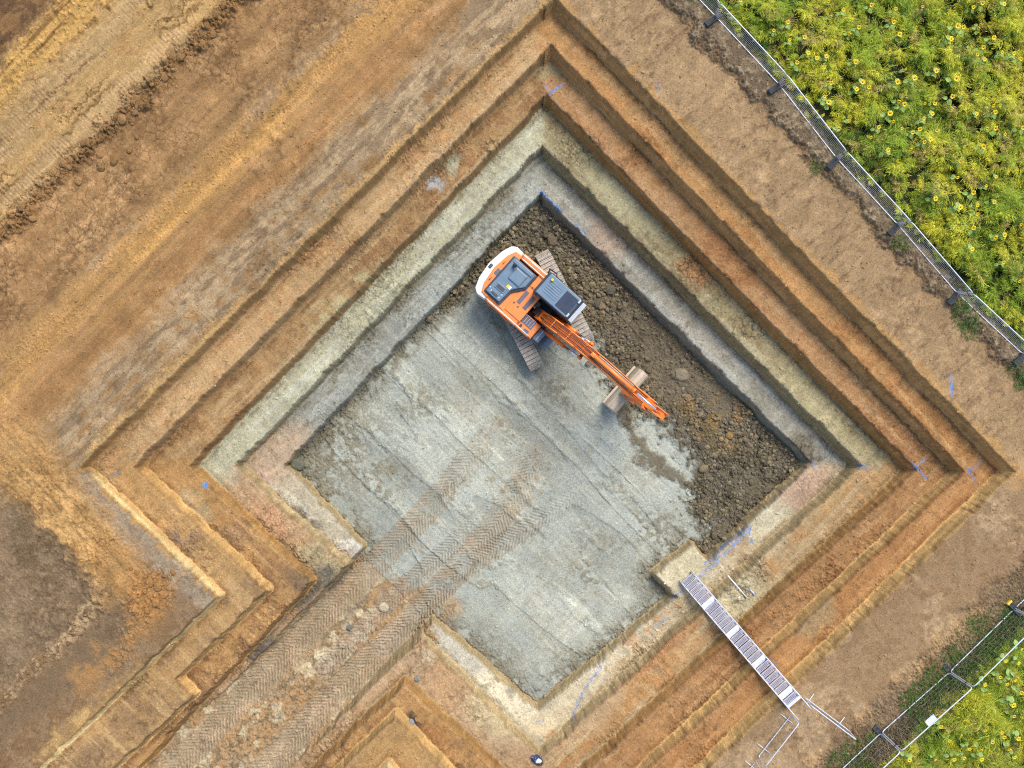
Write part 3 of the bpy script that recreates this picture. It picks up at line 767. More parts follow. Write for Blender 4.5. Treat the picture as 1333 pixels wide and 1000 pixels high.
clod('clay_clod', (896, 518), 0.15, lin(156, 132, 92), 'tan clod on the spoil just below the largest grey clod', 'clods on the pit floor')
clod('clay_clod', (386, 604), 0.30, lin(122, 120, 100), 'big grey clod wedged in the left corner of the pit floor', 'clods on the pit floor')
clod('clay_clod', (396, 618), 0.20, lin(124, 120, 100), 'smaller grey clod beside the big one in the left pit corner', 'clods on the pit floor')
clod('clay_lump', (533, 949), 0.20, lin(150, 158, 162), 'blue grey clay lump in dark crumbs below the ochre corner', None, 'clay lump', zhint=-2)
clod('clay_lump', (543, 885), 0.12, lin(156, 152, 142), 'small grey stone on the bench above the blue grey lump', None, 'stone', zhint=-3)
clod('soil_clod', (455, 817), 0.19, lin(132, 128, 118), 'dark grey stone between the wheel tracks on the haul road', None, 'stone')
clod('soil_clod', (499, 790), 0.20, lin(212, 196, 160), 'cream coloured clod between the wheel tracks near the pit floor', None, 'clod')
n_ = 0; tries = 0
lx, ly = px[(lo_m > 0.8) & (wallm < 0.1)], py[(lo_m > 0.8) & (wallm < 0.1)]
while n_ < 130:
    i = random.randrange(len(lx)); a, b = float(lx[i]), float(ly[i])
    if 610 < a < 775 and 315 < b < 460: continue
    edge = b < 620 and abs((a - 704) - (b - 252)) < 25
    r = random.uniform(0.04, 0.08) if random.random() < 0.84 else random.uniform(0.10, 0.26)
    t = random.random()
    col = lin(126, 112, 88) if t < 0.5 else (lin(150, 132, 98) if t < 0.8 else lin(100, 94, 78))
    clod('soil_clod', (a, b), r, col * random.uniform(.85, 1.15), 'grey brown soil clod lying in the dark spoil on the pit floor', 'soil clods in the dark spoil')
    n_ += 1
for a, b in ((105, 195), (120, 185), (150, 165), (170, 140), (190, 118), (205, 105), (255, 55), (235, 72), (265, 40), (80, 215), (60, 245), (40, 280), (25, 300), (140, 200), (122, 210), (175, 190), (290, 15), (95, 225), (215, 90), (183, 133)):
    for _ in range(2):
        clod('soil_clod', (a + random.uniform(-12, 12), b + random.uniform(-12, 12)), random.uniform(0.09, 0.2), lin(170, 130, 82) * random.uniform(.75, 1.1), 'tan soil clod on the broken ridge across the upper left corner', 'soil clods on the upper left ridge', zhint=0)
for a, b in ((195, 775), (203, 785), (188, 770), (205, 765), (192, 795), (215, 775), (178, 745), (170, 740), (225, 745), (196, 760)):
    clod('soil_clod', (a, b), random.uniform(0.08, 0.15), lin(182, 134, 80) * random.uniform(.85, 1.1), 'ochre soil clod on the small heap left of the pit edge', 'soil clods on the ochre heap', zhint=0)


# ------------------------------------------------------------------ mesh building helper
class MB:
    def __init__(self):
        self.bm = bmesh.new(); self.mats = []
    def _mi(self, m):
        if m not in self.mats: self.mats.append(m)
        return self.mats.index(m)
    def _fin(self, verts, m, mtx=None):
        if mtx is not None: bmesh.ops.transform(self.bm, matrix=mtx, verts=verts)
        mi = self._mi(m)
        for f in {f for q in verts for f in q.link_faces}: f.material_index = mi
        return verts
    def box(self, m, cx, cy, cz, sx, sy, sz, bev=0.0, rot=None, seg=2):
        r = bmesh.ops.create_cube(self.bm, size=1.0)
        vs = r['verts']
        bmesh.ops.scale(self.bm, vec=(sx, sy, sz), verts=vs)
        if bev > 0:
            es = list({e for q in vs for e in q.link_edges})
            g = bmesh.ops.bevel(self.bm, geom=es, offset=bev, segments=seg, affect='EDGES', profile=0.6)
            vs = list({q for f in g['faces'] for q in f.verts} | {q for q in vs if q.is_valid})
        M = Matrix.Translation((cx, cy, cz))
        if rot is not None: M = M @ rot
        return self._fin(vs, m, M)
    def prism(self, m, pts, axis, a, b, bev=0.0):
        """outline extruded along an axis: 'z' pts=(x,y); 'x' pts=(y,z)"""
        def p3(p, t): return (p[0], p[1], t) if axis == 'z' else ((t, p[0], p[1]) if axis == 'x' else (p[0], t, p[1]))
        lo = [self.bm.verts.new(p3(p, a)) for p in pts]; hi = [self.bm.verts.new(p3(p, b)) for p in pts]
        n = len(pts); fs = [self.bm.faces.new(lo), self.bm.faces.new(hi)]
        for i in range(n): fs.append(self.bm.faces.new((lo[i], lo[(i + 1) % n], hi[(i + 1) % n], hi[i])))
        bmesh.ops.recalc_face_normals(self.bm, faces=fs)
        vs = lo + hi
        if bev > 0:
            es = list({e for f in fs for e in f.edges})
            g = bmesh.ops.bevel(self.bm, geom=es, offset=bev, segments=2, affect='EDGES', profile=0.6)
            vs = list({q for f in g['faces'] for q in f.verts} | {q for q in vs if q.is_valid})
        return self._fin(vs, m)
    def cyl(self, m, p0, p1, r0, r1=None, seg=14, cap=True):
        p0, p1 = Vector(p0), Vector(p1); d = p1 - p0
        r = bmesh.ops.create_cone(self.bm, cap_ends=cap, segments=seg, radius1=r0, radius2=r0 if r1 is None else r1, depth=d.length)
        M = Matrix.Translation((p0 + p1) / 2) @ d.to_track_quat('Z', 'Y').to_matrix().to_4x4()
        vs = self._fin(r['verts'], m, M)
        for f in {f for q in vs for f in q.link_faces}: f.smooth = len(f.verts) == 4
        return vs
    def tube(self, m, pts, r, seg=8, closed=False):
        pts = [Vector(p) for p in pts]; n = len(pts); rings = []
        up = Vector((0.01, 0.02, 1)).normalized()
        for i, p in enumerate(pts):
            a = pts[(i - 1) % n] if (closed or i > 0) else p
            b = pts[(i + 1) % n] if (closed or i < n - 1) else p
            t = (b - a).normalized()
            s = t.cross(up)
            if s.length < 1e-3: s = t.cross(Vector((1, 0, 0)))
            s.normalize(); q = s.cross(t)
            rings.append([self.bm.verts.new(p + (s * math.cos(k * 2 * math.pi / seg) + q * math.sin(k * 2 * math.pi / seg)) * r) for k in range(seg)])
        fs = []
        for i in range(n if closed else n - 1):
            A, B = rings[i], rings[(i + 1) % n]
            for k in range(seg): fs.append(self.bm.faces.new((A[k], A[(k + 1) % seg], B[(k + 1) % seg], B[k])))
        if not closed:
            fs.append(self.bm.faces.new(rings[0][::-1])); fs.append(self.bm.faces.new(rings[-1]))
        for f in fs: f.smooth = True
        return self._fin([q for r_ in rings for q in r_], m)
    def build(self, name, parent=None):
        me = bpy.data.meshes.new(name)
        bmesh.ops.recalc_face_normals(self.bm, faces=self.bm.faces)
        self.bm.to_mesh(me); self.bm.free()
        for m in self.mats: me.materials.append(m)
        return new_obj(name, me, parent)

def rounded(pts, r, n=4):
    """round the corners of a closed 3-D or 2-D path"""
    outp = []; N = len(pts)
    for i in range(N):
        p = Vector(pts[i]); a = Vector(pts[i - 1]) - p; b = Vector(pts[(i + 1) % N]) - p
        k_ = min(r, a.length * .45, b.length * .45)
        A, B = p + a.normalized() * k_, p + b.normalized() * k_
        for j in range(n + 1):
            t = j / n
            outp.append(A * (1 - t) ** 2 + p * 2 * t * (1 - t) + B * t * t)
    return outp

MUD = lin(150, 132, 104)
m_or = mat('orange_paint', (0.84, 0.235, 0.040), 0.42, var=0.07, scale=3, dirt=lin(170, 134, 98), dirt_amt=0.65, coat=0.1)
m_ord = mat('orange_boom_paint', (0.86, 0.20, 0.012), 0.38, var=0.08, scale=4, dirt=lin(150, 116, 80), dirt_amt=0.4, coat=0.2)
m_white = mat('white_paint', (0.80, 0.79, 0.76), 0.45, var=0.05, scale=4, dirt=MUD, dirt_amt=0.5)
m_hood = mat('grey_hood_paint', (0.12, 0.185, 0.24), 0.42, var=0.10, scale=4, dirt=lin(150, 150, 140), dirt_amt=0.18)
m_hood2 = mat('dark_grey_plastic', (0.040, 0.052, 0.066), 0.5, var=0.12, scale=6, dirt=MUD, dirt_amt=0.12)
m_black = mat('black_rubber', (0.018, 0.018, 0.020), 0.6, var=0.2, scale=10, dirt=MUD, dirt_amt=0.15)
m_step = mat('anti_slip_plate', (0.15, 0.13, 0.15), 0.8, var=0.35, scale=45)
m_glass = mat('tinted_glass', (0.035, 0.05, 0.075), 0.08, var=0.15, scale=2, dirt=MUD, dirt_amt=0.08)
m_chrome = mat('chromed_rod', (0.80, 0.80, 0.82), 0.22, 1.0, var=0.04)
m_steel = mat('worn_track_steel', lin(182, 172, 156, .9), 0.6, 0.1, var=0.18, scale=9, dirt=lin(140, 126, 100), dirt_amt=0.7, bump=0.2)
m_dsteel = mat('dark_undercarriage_steel', (0.06, 0.055, 0.05), 0.7, var=0.3, scale=6, dirt=lin(130, 118, 94), dirt_amt=0.7)
m_bucket = mat('clay_dusted_steel', lin(204, 186, 158, .9), 0.85, var=0.16, scale=4, dirt=lin(170, 158, 136), dirt_amt=0.6, bump=0.3)
m_yel = mat('amber_plastic', (0.85, 0.55, 0.02), 0.3, var=0.05)
m_grey = mat('light_grey_trim', (0.42, 0.48, 0.52), 0.4, var=0.08, scale=5)
m_hose = mat('hydraulic_hose', (0.06, 0.045, 0.04), 0.5, var=0.2, scale=20)
m_red = mat('red_brown_hose_guard', (0.42, 0.09, 0.02), 0.5, var=0.2, scale=12)

# ------------------------------------------------------------------ the excavator
EX, EY = P(698, 400, FLOOR + 0.9)[:2]
HEAD = math.atan2(-0.75, -0.66)
ez = ground_z(EX, EY)
ez = np.mean([ground_z(EX + a, EY + b) for a in (-1, 0, 1) for b in (-1, 0, 1)]) + 0.02
exc = empty('excavator', (EX, EY, float(ez)), HEAD)
tag(exc, 'orange and white tracked excavator with grey hood digging on the clay floor', 'excavator')
TR = math.atan2(0.458, 0.889)                      # the tracks stand at an angle under the turned house
trot = math.atan2(-0.458, -0.889) - HEAD           # in the excavator's own frame
tm = Matrix.Rotation(trot, 4, 'Z')
def under(o): o.rotation_euler = (0, 0, trot); o.location = (0, .18, 0); return o

def track_mesh(xc):
    b = MB(); Lh, Rr, zc = 1.66, 0.40, 0.45
    per = 4 * Lh + 2 * math.pi * Rr; n = int(per / 0.178)
    for i in range(n):
        s = per * i / n
        if s < 2 * Lh: yy, zz_, an = -Lh + s, zc + Rr, 0
        elif s < 2 * Lh + math.pi * Rr:
            t = (s - 2 * Lh) / Rr; yy, zz_, an = Lh + Rr * math.sin(t), zc + Rr * math.cos(t), -t
        elif s < 4 * Lh + math.pi * Rr: yy, zz_, an = Lh - (s - 2 * Lh - math.pi * Rr), zc - Rr, math.pi
        else:
            t = (s - 4 * Lh - math.pi * Rr) / Rr; yy, zz_, an = -Lh - Rr * math.sin(t), zc - Rr * math.cos(t), math.pi - t
        R = Matrix.Rotation(an, 4, 'X')
        b.box(m_steel, xc, yy, zz_, 0.62, 0.158, 0.030, 0, R)
        for g_ in (-0.045, 0.045):
            o_ = R @ Vector((0, g_, 0.028))
            b.box(m_steel, xc + o_.x, yy + o_.y, zz_ + o_.z, 0.62, 0.020, 0.030, 0, R)
        o_ = R @ Vector((0, 0, -0.035)); b.box(m_dsteel, xc + o_.x, yy + o_.y, zz_ + o_.z, 0.22, 0.15, 0.05, 0, R)
    return b
for sx in (-1, 1):
    under(track_mesh(sx * 1.17).build('track', exc))
    b = MB(); b.box(m_dsteel, sx * 1.17, 0, 0.45, 0.30, 2.9, 0.42, 0.06)
    b.box(m_dsteel, sx * 1.17, 0, 0.70, 0.20, 1.6, 0.12, 0.03); under(b.build('track_frame', exc))
    b = MB(); b.cyl(m_dsteel, (sx * 1.17 - .11, -1.66, .45), (sx * 1.17 + .11, -1.66, .45), .33, seg=20); b.cyl(m_or, (sx * 1.17 + sx * .11, -1.66, .45), (sx * 1.17 + sx * .24, -1.66, .45), .2, seg=20); under(b.build('sprocket', exc))
    b = MB(); b.cyl(m_dsteel, (sx * 1.17 - .11, 1.66, .45), (sx * 1.17 + .11, 1.66, .45), .33, seg=20); under(b.build('idler', exc))
b = MB()
b.box(m_dsteel, 0, 0, 0.56, 2.1, 0.9, 0.28, 0.08); b.box(m_dsteel, 0, 0, 0.62, 1.1, 1.6, 0.24, 0.08)
b.cyl(m_dsteel, (0, 0, .7), (0, 0, .95), .62, seg=32); under(b.build('car_body', exc))

# upper structure: platform, counterweight, decks
b = MB()
b.prism(m_hood2, [(-1.18, -1.9), (1.18, -1.9), (1.22, 0.55), (0.62, 0.72), (-0.2, 0.72), (-1.25, 1.35), (-1.25, -1.0)], 'z', 0.94, 1.10, 0.02)
b.build('platform', exc)
cw = [(-1.20, -1.72), (-1.24, -2.12), (-1.10, -2.32), (-0.70, -2.47), (0, -2.56), (0.70, -2.47), (1.10, -2.32), (1.24, -2.12), (1.20, -1.72)]
b = MB(); b.prism(m_white, cw, 'z', 1.02, 1.94, 0.07)
cwo = b.build('counterweight', exc)
b = MB(); b.prism(m_or, [(-1.10, -1.70), (-1.06, -2.02), (-0.72, -2.18), (0, -2.27), (0.72, -2.18), (1.06, -2.02), (1.10, -1.70)], 'z', 1.90, 2.02, 0.04); b.build('top_cover', cwo)
b = MB()
for sx in (-0.42, 0.42): b.tube(m_or, [(sx - .07, -2.1, 2.0), (sx - .05, -2.1, 2.1), (sx + .05, -2.1, 2.1), (sx + .07, -2.1, 2.0)], .022)
b.build('lifting_eye', cwo)
b = MB(); b.box(m_hood2, 0.05, -2.42, 1.90, 0.20, 0.13, 0.14, 0.03); b.box(m_step, 0.05, -2.06, 2.03, 0.26, 0.16, 0.02, 0.005)
b.build('rear_camera', cwo)
# body sides and deck
b = MB()
b.box(m_or, -1.08, -0.98, 1.52, 0.28, 1.50, 0.92, 0.04)              # left side
b.box(m_or, -0.80, -0.36, 1.55, 0.86, 0.72, 0.94, 0.03)
b.box(m_or, 1.08, -0.92, 1.50, 0.28, 1.62, 0.88, 0.04)               # right side
b.box(m_or, 0.12, -1.30, 1.52, 1.90, 0.88, 0.90, 0.03)
b.box(m_or, 0.25, -0.48, 1.52, 1.44, 0.80, 0.93, 0.03)
body = b.build('body', exc)
for (xx, yy, ln) in ((0.14, -0.62, 0.60), (0.16, -0.28, 0.62)):
    b = MB(); b.box(m_step, xx, yy, 1.994, ln, 0.17, 0.018, 0.004); b.build('anti_slip_plate', body)
b = MB(); b.box(m_step, -0.52, -0.28, 2.031, 0.22, 0.24, 0.018, 0.05); b.build('filler_cap', body)
for (xx, yy) in ((-0.40, -0.58), (-0.44, -0.18), (0.55, -0.52), (0.52, -0.75)):
    b = MB(); b.cyl(m_hood2, (xx, yy, 1.97), (xx, yy, 2.035), 0.03); b.build('bolt', body)
b = MB()
b.box(m_or, 1.245, -0.95, 1.45, 0.03, 1.2, 0.62, 0.01)
for k_ in range(6): b.box(m_hood2, 1.262, -1.35 + k_ * 0.09, 1.55, 0.02, 0.05, 0.30, 0)
b.build('side_door', body)
b = MB()
b.box(m_or, -1.235, -1.0, 1.45, 0.03, 1.2, 0.62, 0.01)
for k_ in range(6): b.box(m_hood2, -1.252, -1.30 + k_ * 0.09, 1.55, 0.02, 0.05, 0.30, 0)
b.build('side_door', body)
# engine hood: wide at the left, stepped towards the right
hood_pts = [(-0.88, -1.98), (0.98, -1.98), (1.00, -1.12), (0.30, -1.08), (0.10, -0.92), (-0.15, -0.72), (-0.86, -0.72)]
b = MB(); b.prism(m_hood2, hood_pts, 'z', 1.90, 2.10, 0.06)
hood = b.build('engine_hood', exc)
b = MB(); b.prism(m_hood, [(-0.80, -1.90), (0.92, -1.90), (0.93, -1.20), (0.26, -1.16), (0.02, -0.99), (-0.20, -0.80), (-0.78, -0.80)], 'z', 2.06, 2.20, 0.05); b.build('hood_lid', hood)
b = MB(); b.box(m_hood, -0.30, -1.28, 2.215, 0.56, 0.58, 0.10, 0.05); b.build('raised_panel', hood)
b = MB(); b.box(m_hood, -0.72, -1.35, 2.21, 0.17, 0.96, 0.08, 0.035); b.build('hinge_cover', hood)
b = MB(); b.box(m_hood, 0.46, -1.52, 2.20, 0.26, 0.50, 0.06, 0.02)
b.box(m_hood2, 0.46, -1.52, 2.235, 0.15, 0.36, 0.02, 0.005); b.build('air_intake', hood)
b = MB()
for xx, yy in ((0.80, -1.32), (0.78, -1.74), (0.70, -1.86), (0.64, -1.30)): b.box(m_grey, xx, yy, 2.205, 0.07, 0.05, 0.03, 0.008)
b.box(m_hood2, 0.80, -1.55, 2.205, 0.10, 0.30, 0.03, 0.01)
b.build('latch', hood)
b = MB(); b.box(m_yel, 0.22, -1.34, 2.203, 0.13, 0.10, 0.008, 0); b.box(m_white, 0.22, -1.24, 2.203, 0.13, 0.09, 0.008, 0); b.build('warning_sticker', hood)
b = MB(); b.cyl(m_hood2, (-0.55, -1.70, 2.15), (-0.55, -1.70, 2.40), 0.065); b.cyl(m_black, (-0.55, -1.70, 2.36), (-0.55, -1.62, 2.46), 0.06); b.build('exhaust_pipe', hood)
# right-hand tank, tool box and steps
b = MB(); b.box(m_or, 0.86, 0.22, 1.42, 0.70, 0.95, 0.66, 0.05)
tb = b.build('fuel_tank', exc)
b = MB(); b.box(m_step, 0.72, 0.16, 1.760, 0.36, 0.62, 0.02, 0.004); 
for k_ in range(5): b.box(m_grey, 0.72, -0.08 + k_ * 0.12, 1.773, 0.30, 0.015, 0.008, 0)
b.build('anti_slip_plate', tb)
b = MB(); b.cyl(m_hood2, (1.02, 0.05, 1.74), (1.02, 0.05, 1.80), 0.06); b.box(m_step, 1.06, 0.36, 1.76, 0.12, 0.24, 0.02, 0.004); b.build('filler_cap', tb)
b = MB()
b.box(m_hood, 0.83, 0.88, 1.36, 0.56, 0.32, 0.34, 0.04); b.box(m_hood2, 0.83, 1.10, 1.16, 0.56, 0.22, 0.30, 0.03)
b.box(m_hood, 0.83, 1.30, 1.02, 0.58, 0.30, 0.12, 0.03); b.box(m_grey, 0.83, 0.88, 1.538, 0.46, 0.04, 0.01, 0)
b.build('step_box', exc)
for pts in ([(1.16, 0.55, 1.74), (1.16, 0.55, 2.05), (1.16, -0.55, 2.18), (1.16, -1.45, 2.18), (1.14, -1.70, 1.98)], [(-1.13, -1.75, 2.0), (-1.13, -1.60, 2.2), (-1.13, -0.30, 2.2), (-1.13, -0.12, 2.02)], [(-0.98, -1.68, 2.0), (-0.98, -1.60, 2.12), (-0.98, -0.36, 2.12), (-0.98, -0.25, 2.0)]):
    b = MB(); b.tube(m_white, rounded(pts, .06)[3:-3] if False else pts, 0.024)
    b.build('handrail', exc)
b = MB(); b.tube(m_hood2, [(1.20, 0.60, 1.7), (1.20, 0.62, 2.0), (1.20, 1.25, 1.5), (1.20, 1.30, 1.1)], 0.02); b.build('grab_rail', exc)
b = MB(); b.box(m_yel, -1.16, -0.42, 2.06, 0.06, 0.20, 0.06, 0.015); b.build('side_reflector', exc)

# cab
cabp = [(-0.46, 1.0), (-0.46, 2.72), (-0.30, 2.84), (1.20, 2.80), (1.34, 2.66), (1.46, 1.75), (1.40, 1.0)]
b = MB(); b.prism(m_hood2, cabp, 'x', -1.27, -0.26, 0.05)
cab = b.build('cab', exc)
b = MB(); b.box(m_hood, -0.765, 0.42, 2.835, 0.94, 1.56, 0.07, 0.03)
for k_ in range(6): b.box(m_hood, -1.02 + k_ * 0.10, 0.12, 2.875, 0.045, 0.62, 0.022, 0.009)
b.build('roof', cab)
b = MB(); b.box(m_glass, -0.765, 0.86, 2.876, 0.76, 0.62, 0.012, 0.004); b.build('roof_hatch', cab)
b = MB(); b.box(m_hood2, -0.765, 1.225, 2.84, 0.86, 0.05, 0.07, 0.015); b.build('wiper_trim', cab)
b = MB(); b.prism(m_grey, [(-1.22, 1.27), (-0.31, 1.27), (-0.31, 1.50), (-1.22, 1.50)], 'z', 2.62, 2.66, 0.01); b.build('sun_visor', cab)
b = MB(); b.prism(m_glass, [(1.352, 2.60), (1.475, 1.75), (1.425, 1.15), (1.405, 1.15), (1.455, 1.75), (1.332, 2.60)], 'x', -1.20, -0.33); b.build('windscreen', cab)
for xx in (-1.281, -0.249):
    b = MB(); b.prism(m_glass, [(-0.30, 1.75), (-0.26, 2.62), (0.45, 2.66), (0.45, 1.75)], 'x', xx - .006, xx + .006)
    b.prism(m_glass, [(0.52, 1.30), (0.52, 2.66), (1.18, 2.62), (1.36, 1.75), (1.33, 1.30)], 'x', xx - .006, xx + .006); b.build('side_window', cab)
b = MB(); b.cyl(m_yel, (-1.06, -0.16, 2.86), (-1.06, -0.16, 3.0), 0.065, 0.05); b.build('beacon', cab)
for xx in (-1.12, -0.42):
    b = MB(); b.box(m_grey, xx, 1.20, 2.90, 0.16, 0.08, 0.10, 0.02); b.build('work_light', cab)
b = MB(); b.tube(m_black, [(-1.28, 0.2, 1.9), (-1.38, 0.15, 1.9), (-1.38, -0.35, 1.7), (-1.28, -0.4, 1.6)], .02); b.tube(m_black, [(-1.26, -0.5, 1.5), (-1.40, -0.55, 2.2), (-1.40, -0.2, 2.5), (-1.27, -0.1, 2.5)], .025); b.build('grab_rail', cab)
b = MB(); b.tube(m_black, [(-1.25, 1.15, 2.3), (-1.42, 1.25, 2.3)], .015); b.box(m_black, -1.45, 1.25, 2.25, 0.06, 0.16, 0.28, 0.03); b.build('mirror', cab)
# dark machinery well round the boom foot
b = MB(); b.box(m_black, 0.16, 0.18, 1.22, 0.62, 0.70, 0.28, 0.02); b.cyl(m_hood2, (-0.05, 0.0, 1.5), (-0.05, 0.0, 1.75), .12); b.cyl(m_grey, (0.10, -0.02, 1.4), (0.10, -0.02, 1.62), .05)
for k_ in range(6): b.tube(m_hose, [(0.0 + k_ * .06, -0.1, 1.2), (0.02 + k_ * .055, 0.10, 1.85), (0.08 + k_ * .045, 0.45, 1.95), (0.1 + k_ * .04, 0.8, 2.1)], .018)
b.build('hose_bundle', exc)

# boom: banana-shaped box girder with flanges, in the x = BX plane
BX = 0.20
def arc(pts, n=5): return pts
top_l = [(0.22, 1.72), (0.55, 2.22), (1.35, 3.12), (2.15, 3.78), (2.75, 4.10), (3.45, 4.28), (4.55, 4.28), (5.55, 4.17), (5.80, 4.08)]
bot_l = [(5.84, 3.86), (5.55, 3.78), (4.55, 3.76), (3.55, 3.68), (2.95, 3.48), (2.35, 3.10), (1.60, 2.42), (0.90, 1.72), (0.42, 1.40), (0.24, 1.44)]
b = MB(); b.prism(m_ord, top_l + bot_l, 'x', BX - 0.215, BX + 0.215, 0.012)
for (y0, z0), (y1, z1) in zip(top_l[1:-2], top_l[2:-1]):                     # top flanges
    for sx in (-0.20, 0.20): b.tube(m_or, [(BX + sx, y0, z0 + .02), (BX + sx, y1, z1 + .02)], 0.030, 6)
b.cyl(m_hood2, (BX - .34, 0.36, 1.60), (BX + .34, 0.36, 1.60), 0.085); b.cyl(m_hood2, (BX - .30, 2.62, 3.42), (BX + .30, 2.62, 3.42), 0.07)
b.cyl(m_hood2, (BX - .27, 5.72, 3.97), (BX + .27, 5.72, 3.97), 0.075)
for sx in (-1, 1): b.box(m_ord, BX + sx * .235, 5.55, 3.97, .05, .62, .36, .01); b.box(m_grey, BX + sx * .262, 5.88, 3.97, .012, .20, .07, .004)
boom = b.build('boom', exc)
for sx in (-1, 1):
    b = MB(); b.cyl(m_ord, (BX + sx * .36, 0.72, 1.12), (BX + sx * .36, 1.90, 2.58), 0.085); b.cyl(m_hood2, (BX + sx * .36 - .06, 0.72, 1.12), (BX + sx * .36 + .06, 0.72, 1.12), .11)
    cy = b.build('boom_cylinder', exc)
    b = MB(); b.cyl(m_chrome, (BX + sx * .36, 1.90, 2.58), (BX + sx * .36, 2.58, 3.40), 0.045); b.cyl(m_ord, (BX + sx * .36 - .055, 2.62, 3.42), (BX + sx * .36 + .055, 2.62, 3.42), .10); b.build('rod', cy)
    b = MB(); b.box(m_grey, BX + sx * .27, 2.25, 3.02, .12, .14, .12, .02); b.build('work_light', boom)
# hoses clipped along the top of the boom
for i_, (xx, mm) in enumerate(((-0.13, m_hose), (-0.09, m_red), (0.10, m_hose), (0.14, m_red), (-0.02, m_hose), (0.05, m_red))):
    pts = [(BX + xx * 0.6, 0.42, 2.0), (BX + xx, 0.62, 2.38)] + [(BX + xx + 0.02 * math.sin(q * 7 + i_), q, zz_ + 0.07) for q, zz_ in top_l[2:6]]
    if i_ < 4: pts += [(BX + xx, 4.0, 4.36 if i_ % 2 else 4.34), (BX + xx * 1.1, 5.0, 4.32), (BX + xx * 1.1, 5.5, 4.28)]
    b = MB(); b.tube(mm, pts, 0.013 if i_ % 2 else 0.016, 6); b.build('hydraulic_hose', boom)
for q, zz_ in ((1.0, 2.78), (1.75, 3.50), (2.5, 4.0)):
    b = MB(); b.box(m_or, BX, q, zz_, 0.34, 0.05, 0.05, .008, Matrix.Rotation(.7, 4, 'X')); b.build('hose_clamp', boom)
# arm cylinder lying on the boom, its rod reaching the head of the arm
b = MB(); b.cyl(m_or, (BX, 2.98, 4.42), (BX, 4.92, 4.55), 0.088, seg=20); b.cyl(m_ord, (BX, 4.86, 4.545), (BX, 4.98, 4.555), 0.105, seg=20); b.box(m_ord, BX, 2.92, 4.36, .16, .22, .22, .03)
acy = b.build('arm_cylinder', exc)
b = MB(); b.cyl(m_chrome, (BX, 4.95, 4.555), (BX, 6.20, 4.63), 0.052, seg=18); b.cyl(m_ord, (BX - .06, 6.26, 4.635), (BX + .06, 6.26, 4.635), .09); b.build('rod', acy)
b = MB(); b.tube(m_hose, [(BX + .1, 3.0, 4.48), (BX + .14, 3.5, 4.52), (BX + .13, 4.6, 4.62)], .022); b.tube(m_grey, [(BX - .11, 3.1, 4.5), (BX - .12, 4.8, 4.60)], .016); b.build('cylinder_hose', acy)
# arm (dipper): from its head above the boom tip, down and back to the bucket
arm_p = [(6.42, 4.72), (6.30, 4.78), (5.92, 4.42), (5.50, 4.02), (5.05, 2.4), (4.86, 1.10), (4.98, 0.98), (5.14, 1.06), (5.50, 2.4), (5.98, 3.62), (6.46, 4.56)]
b = MB(); b.prism(m_ord, arm_p, 'x', BX - 0.155, BX + 0.155, 0.012)
for sx in (-1, 1): b.box(m_or, BX + sx * .135, 6.22, 4.64, .045, .56, .22, .01, Matrix.Rotation(.65, 4, 'X'))
b.cyl(m_hood2, (BX - .20, 6.28, 4.635), (BX + .20, 6.28, 4.635), .06); b.cyl(m_hood2, (BX - .20, 4.98, 1.10), (BX + .20, 4.98, 1.10), .07)
arm = b.build('arm', exc)
b = MB(); b.cyl(m_or, (BX, 6.05, 3.55), (BX, 5.72, 2.35), .075); b.cyl(m_chrome, (BX, 5.72, 2.35), (BX, 5.50, 1.55), .042); b.build('bucket_cylinder', arm)
for sx in (-1, 1):
    b = MB(); b.prism(m_ord, [(5.08, 1.36), (5.52, 1.50), (5.54, 1.60), (5.04, 1.44)], 'x', BX + sx * .19 - .02, BX + sx * .19 + .02)
    b.prism(m_ord, [(5.46, 1.52), (5.34, 0.86), (5.44, 0.84), (5.56, 1.52)], 'x', BX + sx * .13 - .02, BX + sx * .13 + .02); b.build('bucket_link', arm)
# wide grading bucket resting in the spoil
gb = ground_z(*(Matrix.Translation((EX, EY, 0)) @ Matrix.Rotation(HEAD, 4, 'Z') @ Vector((0.1, 5.0, 0)))[:2]) - float(ez)
bz = gb + 0.02
prof_o = [(4.68, 0.05), (4.72, 0.45), (4.80, 0.70), (4.96, 0.84), (5.16, 0.86), (5.34, 0.76), (5.44, 0.56), (5.40, 0.30), (5.28, 0.12), (5.10, 0.02), (4.95, 0.0)]
PK = lambda L_: [((q - 5.06) * .78 + 5.06, w_) for q, w_ in L_]
prof_i = [(4.72, 0.05), (4.76, 0.44), (4.83, 0.67), (4.97, 0.80), (5.15, 0.82), (5.31, 0.73), (5.40, 0.55), (5.36, 0.31), (5.26, 0.15), (5.09, 0.06), (4.95, 0.03)]
prof_o, prof_i = PK(prof_o), PK(prof_i)
b = MB()
BC = 0.10
outl = [(q, w_ + bz) for q, w_ in prof_o] + [(q, w_ + bz) for q, w_ in prof_i[::-1]]
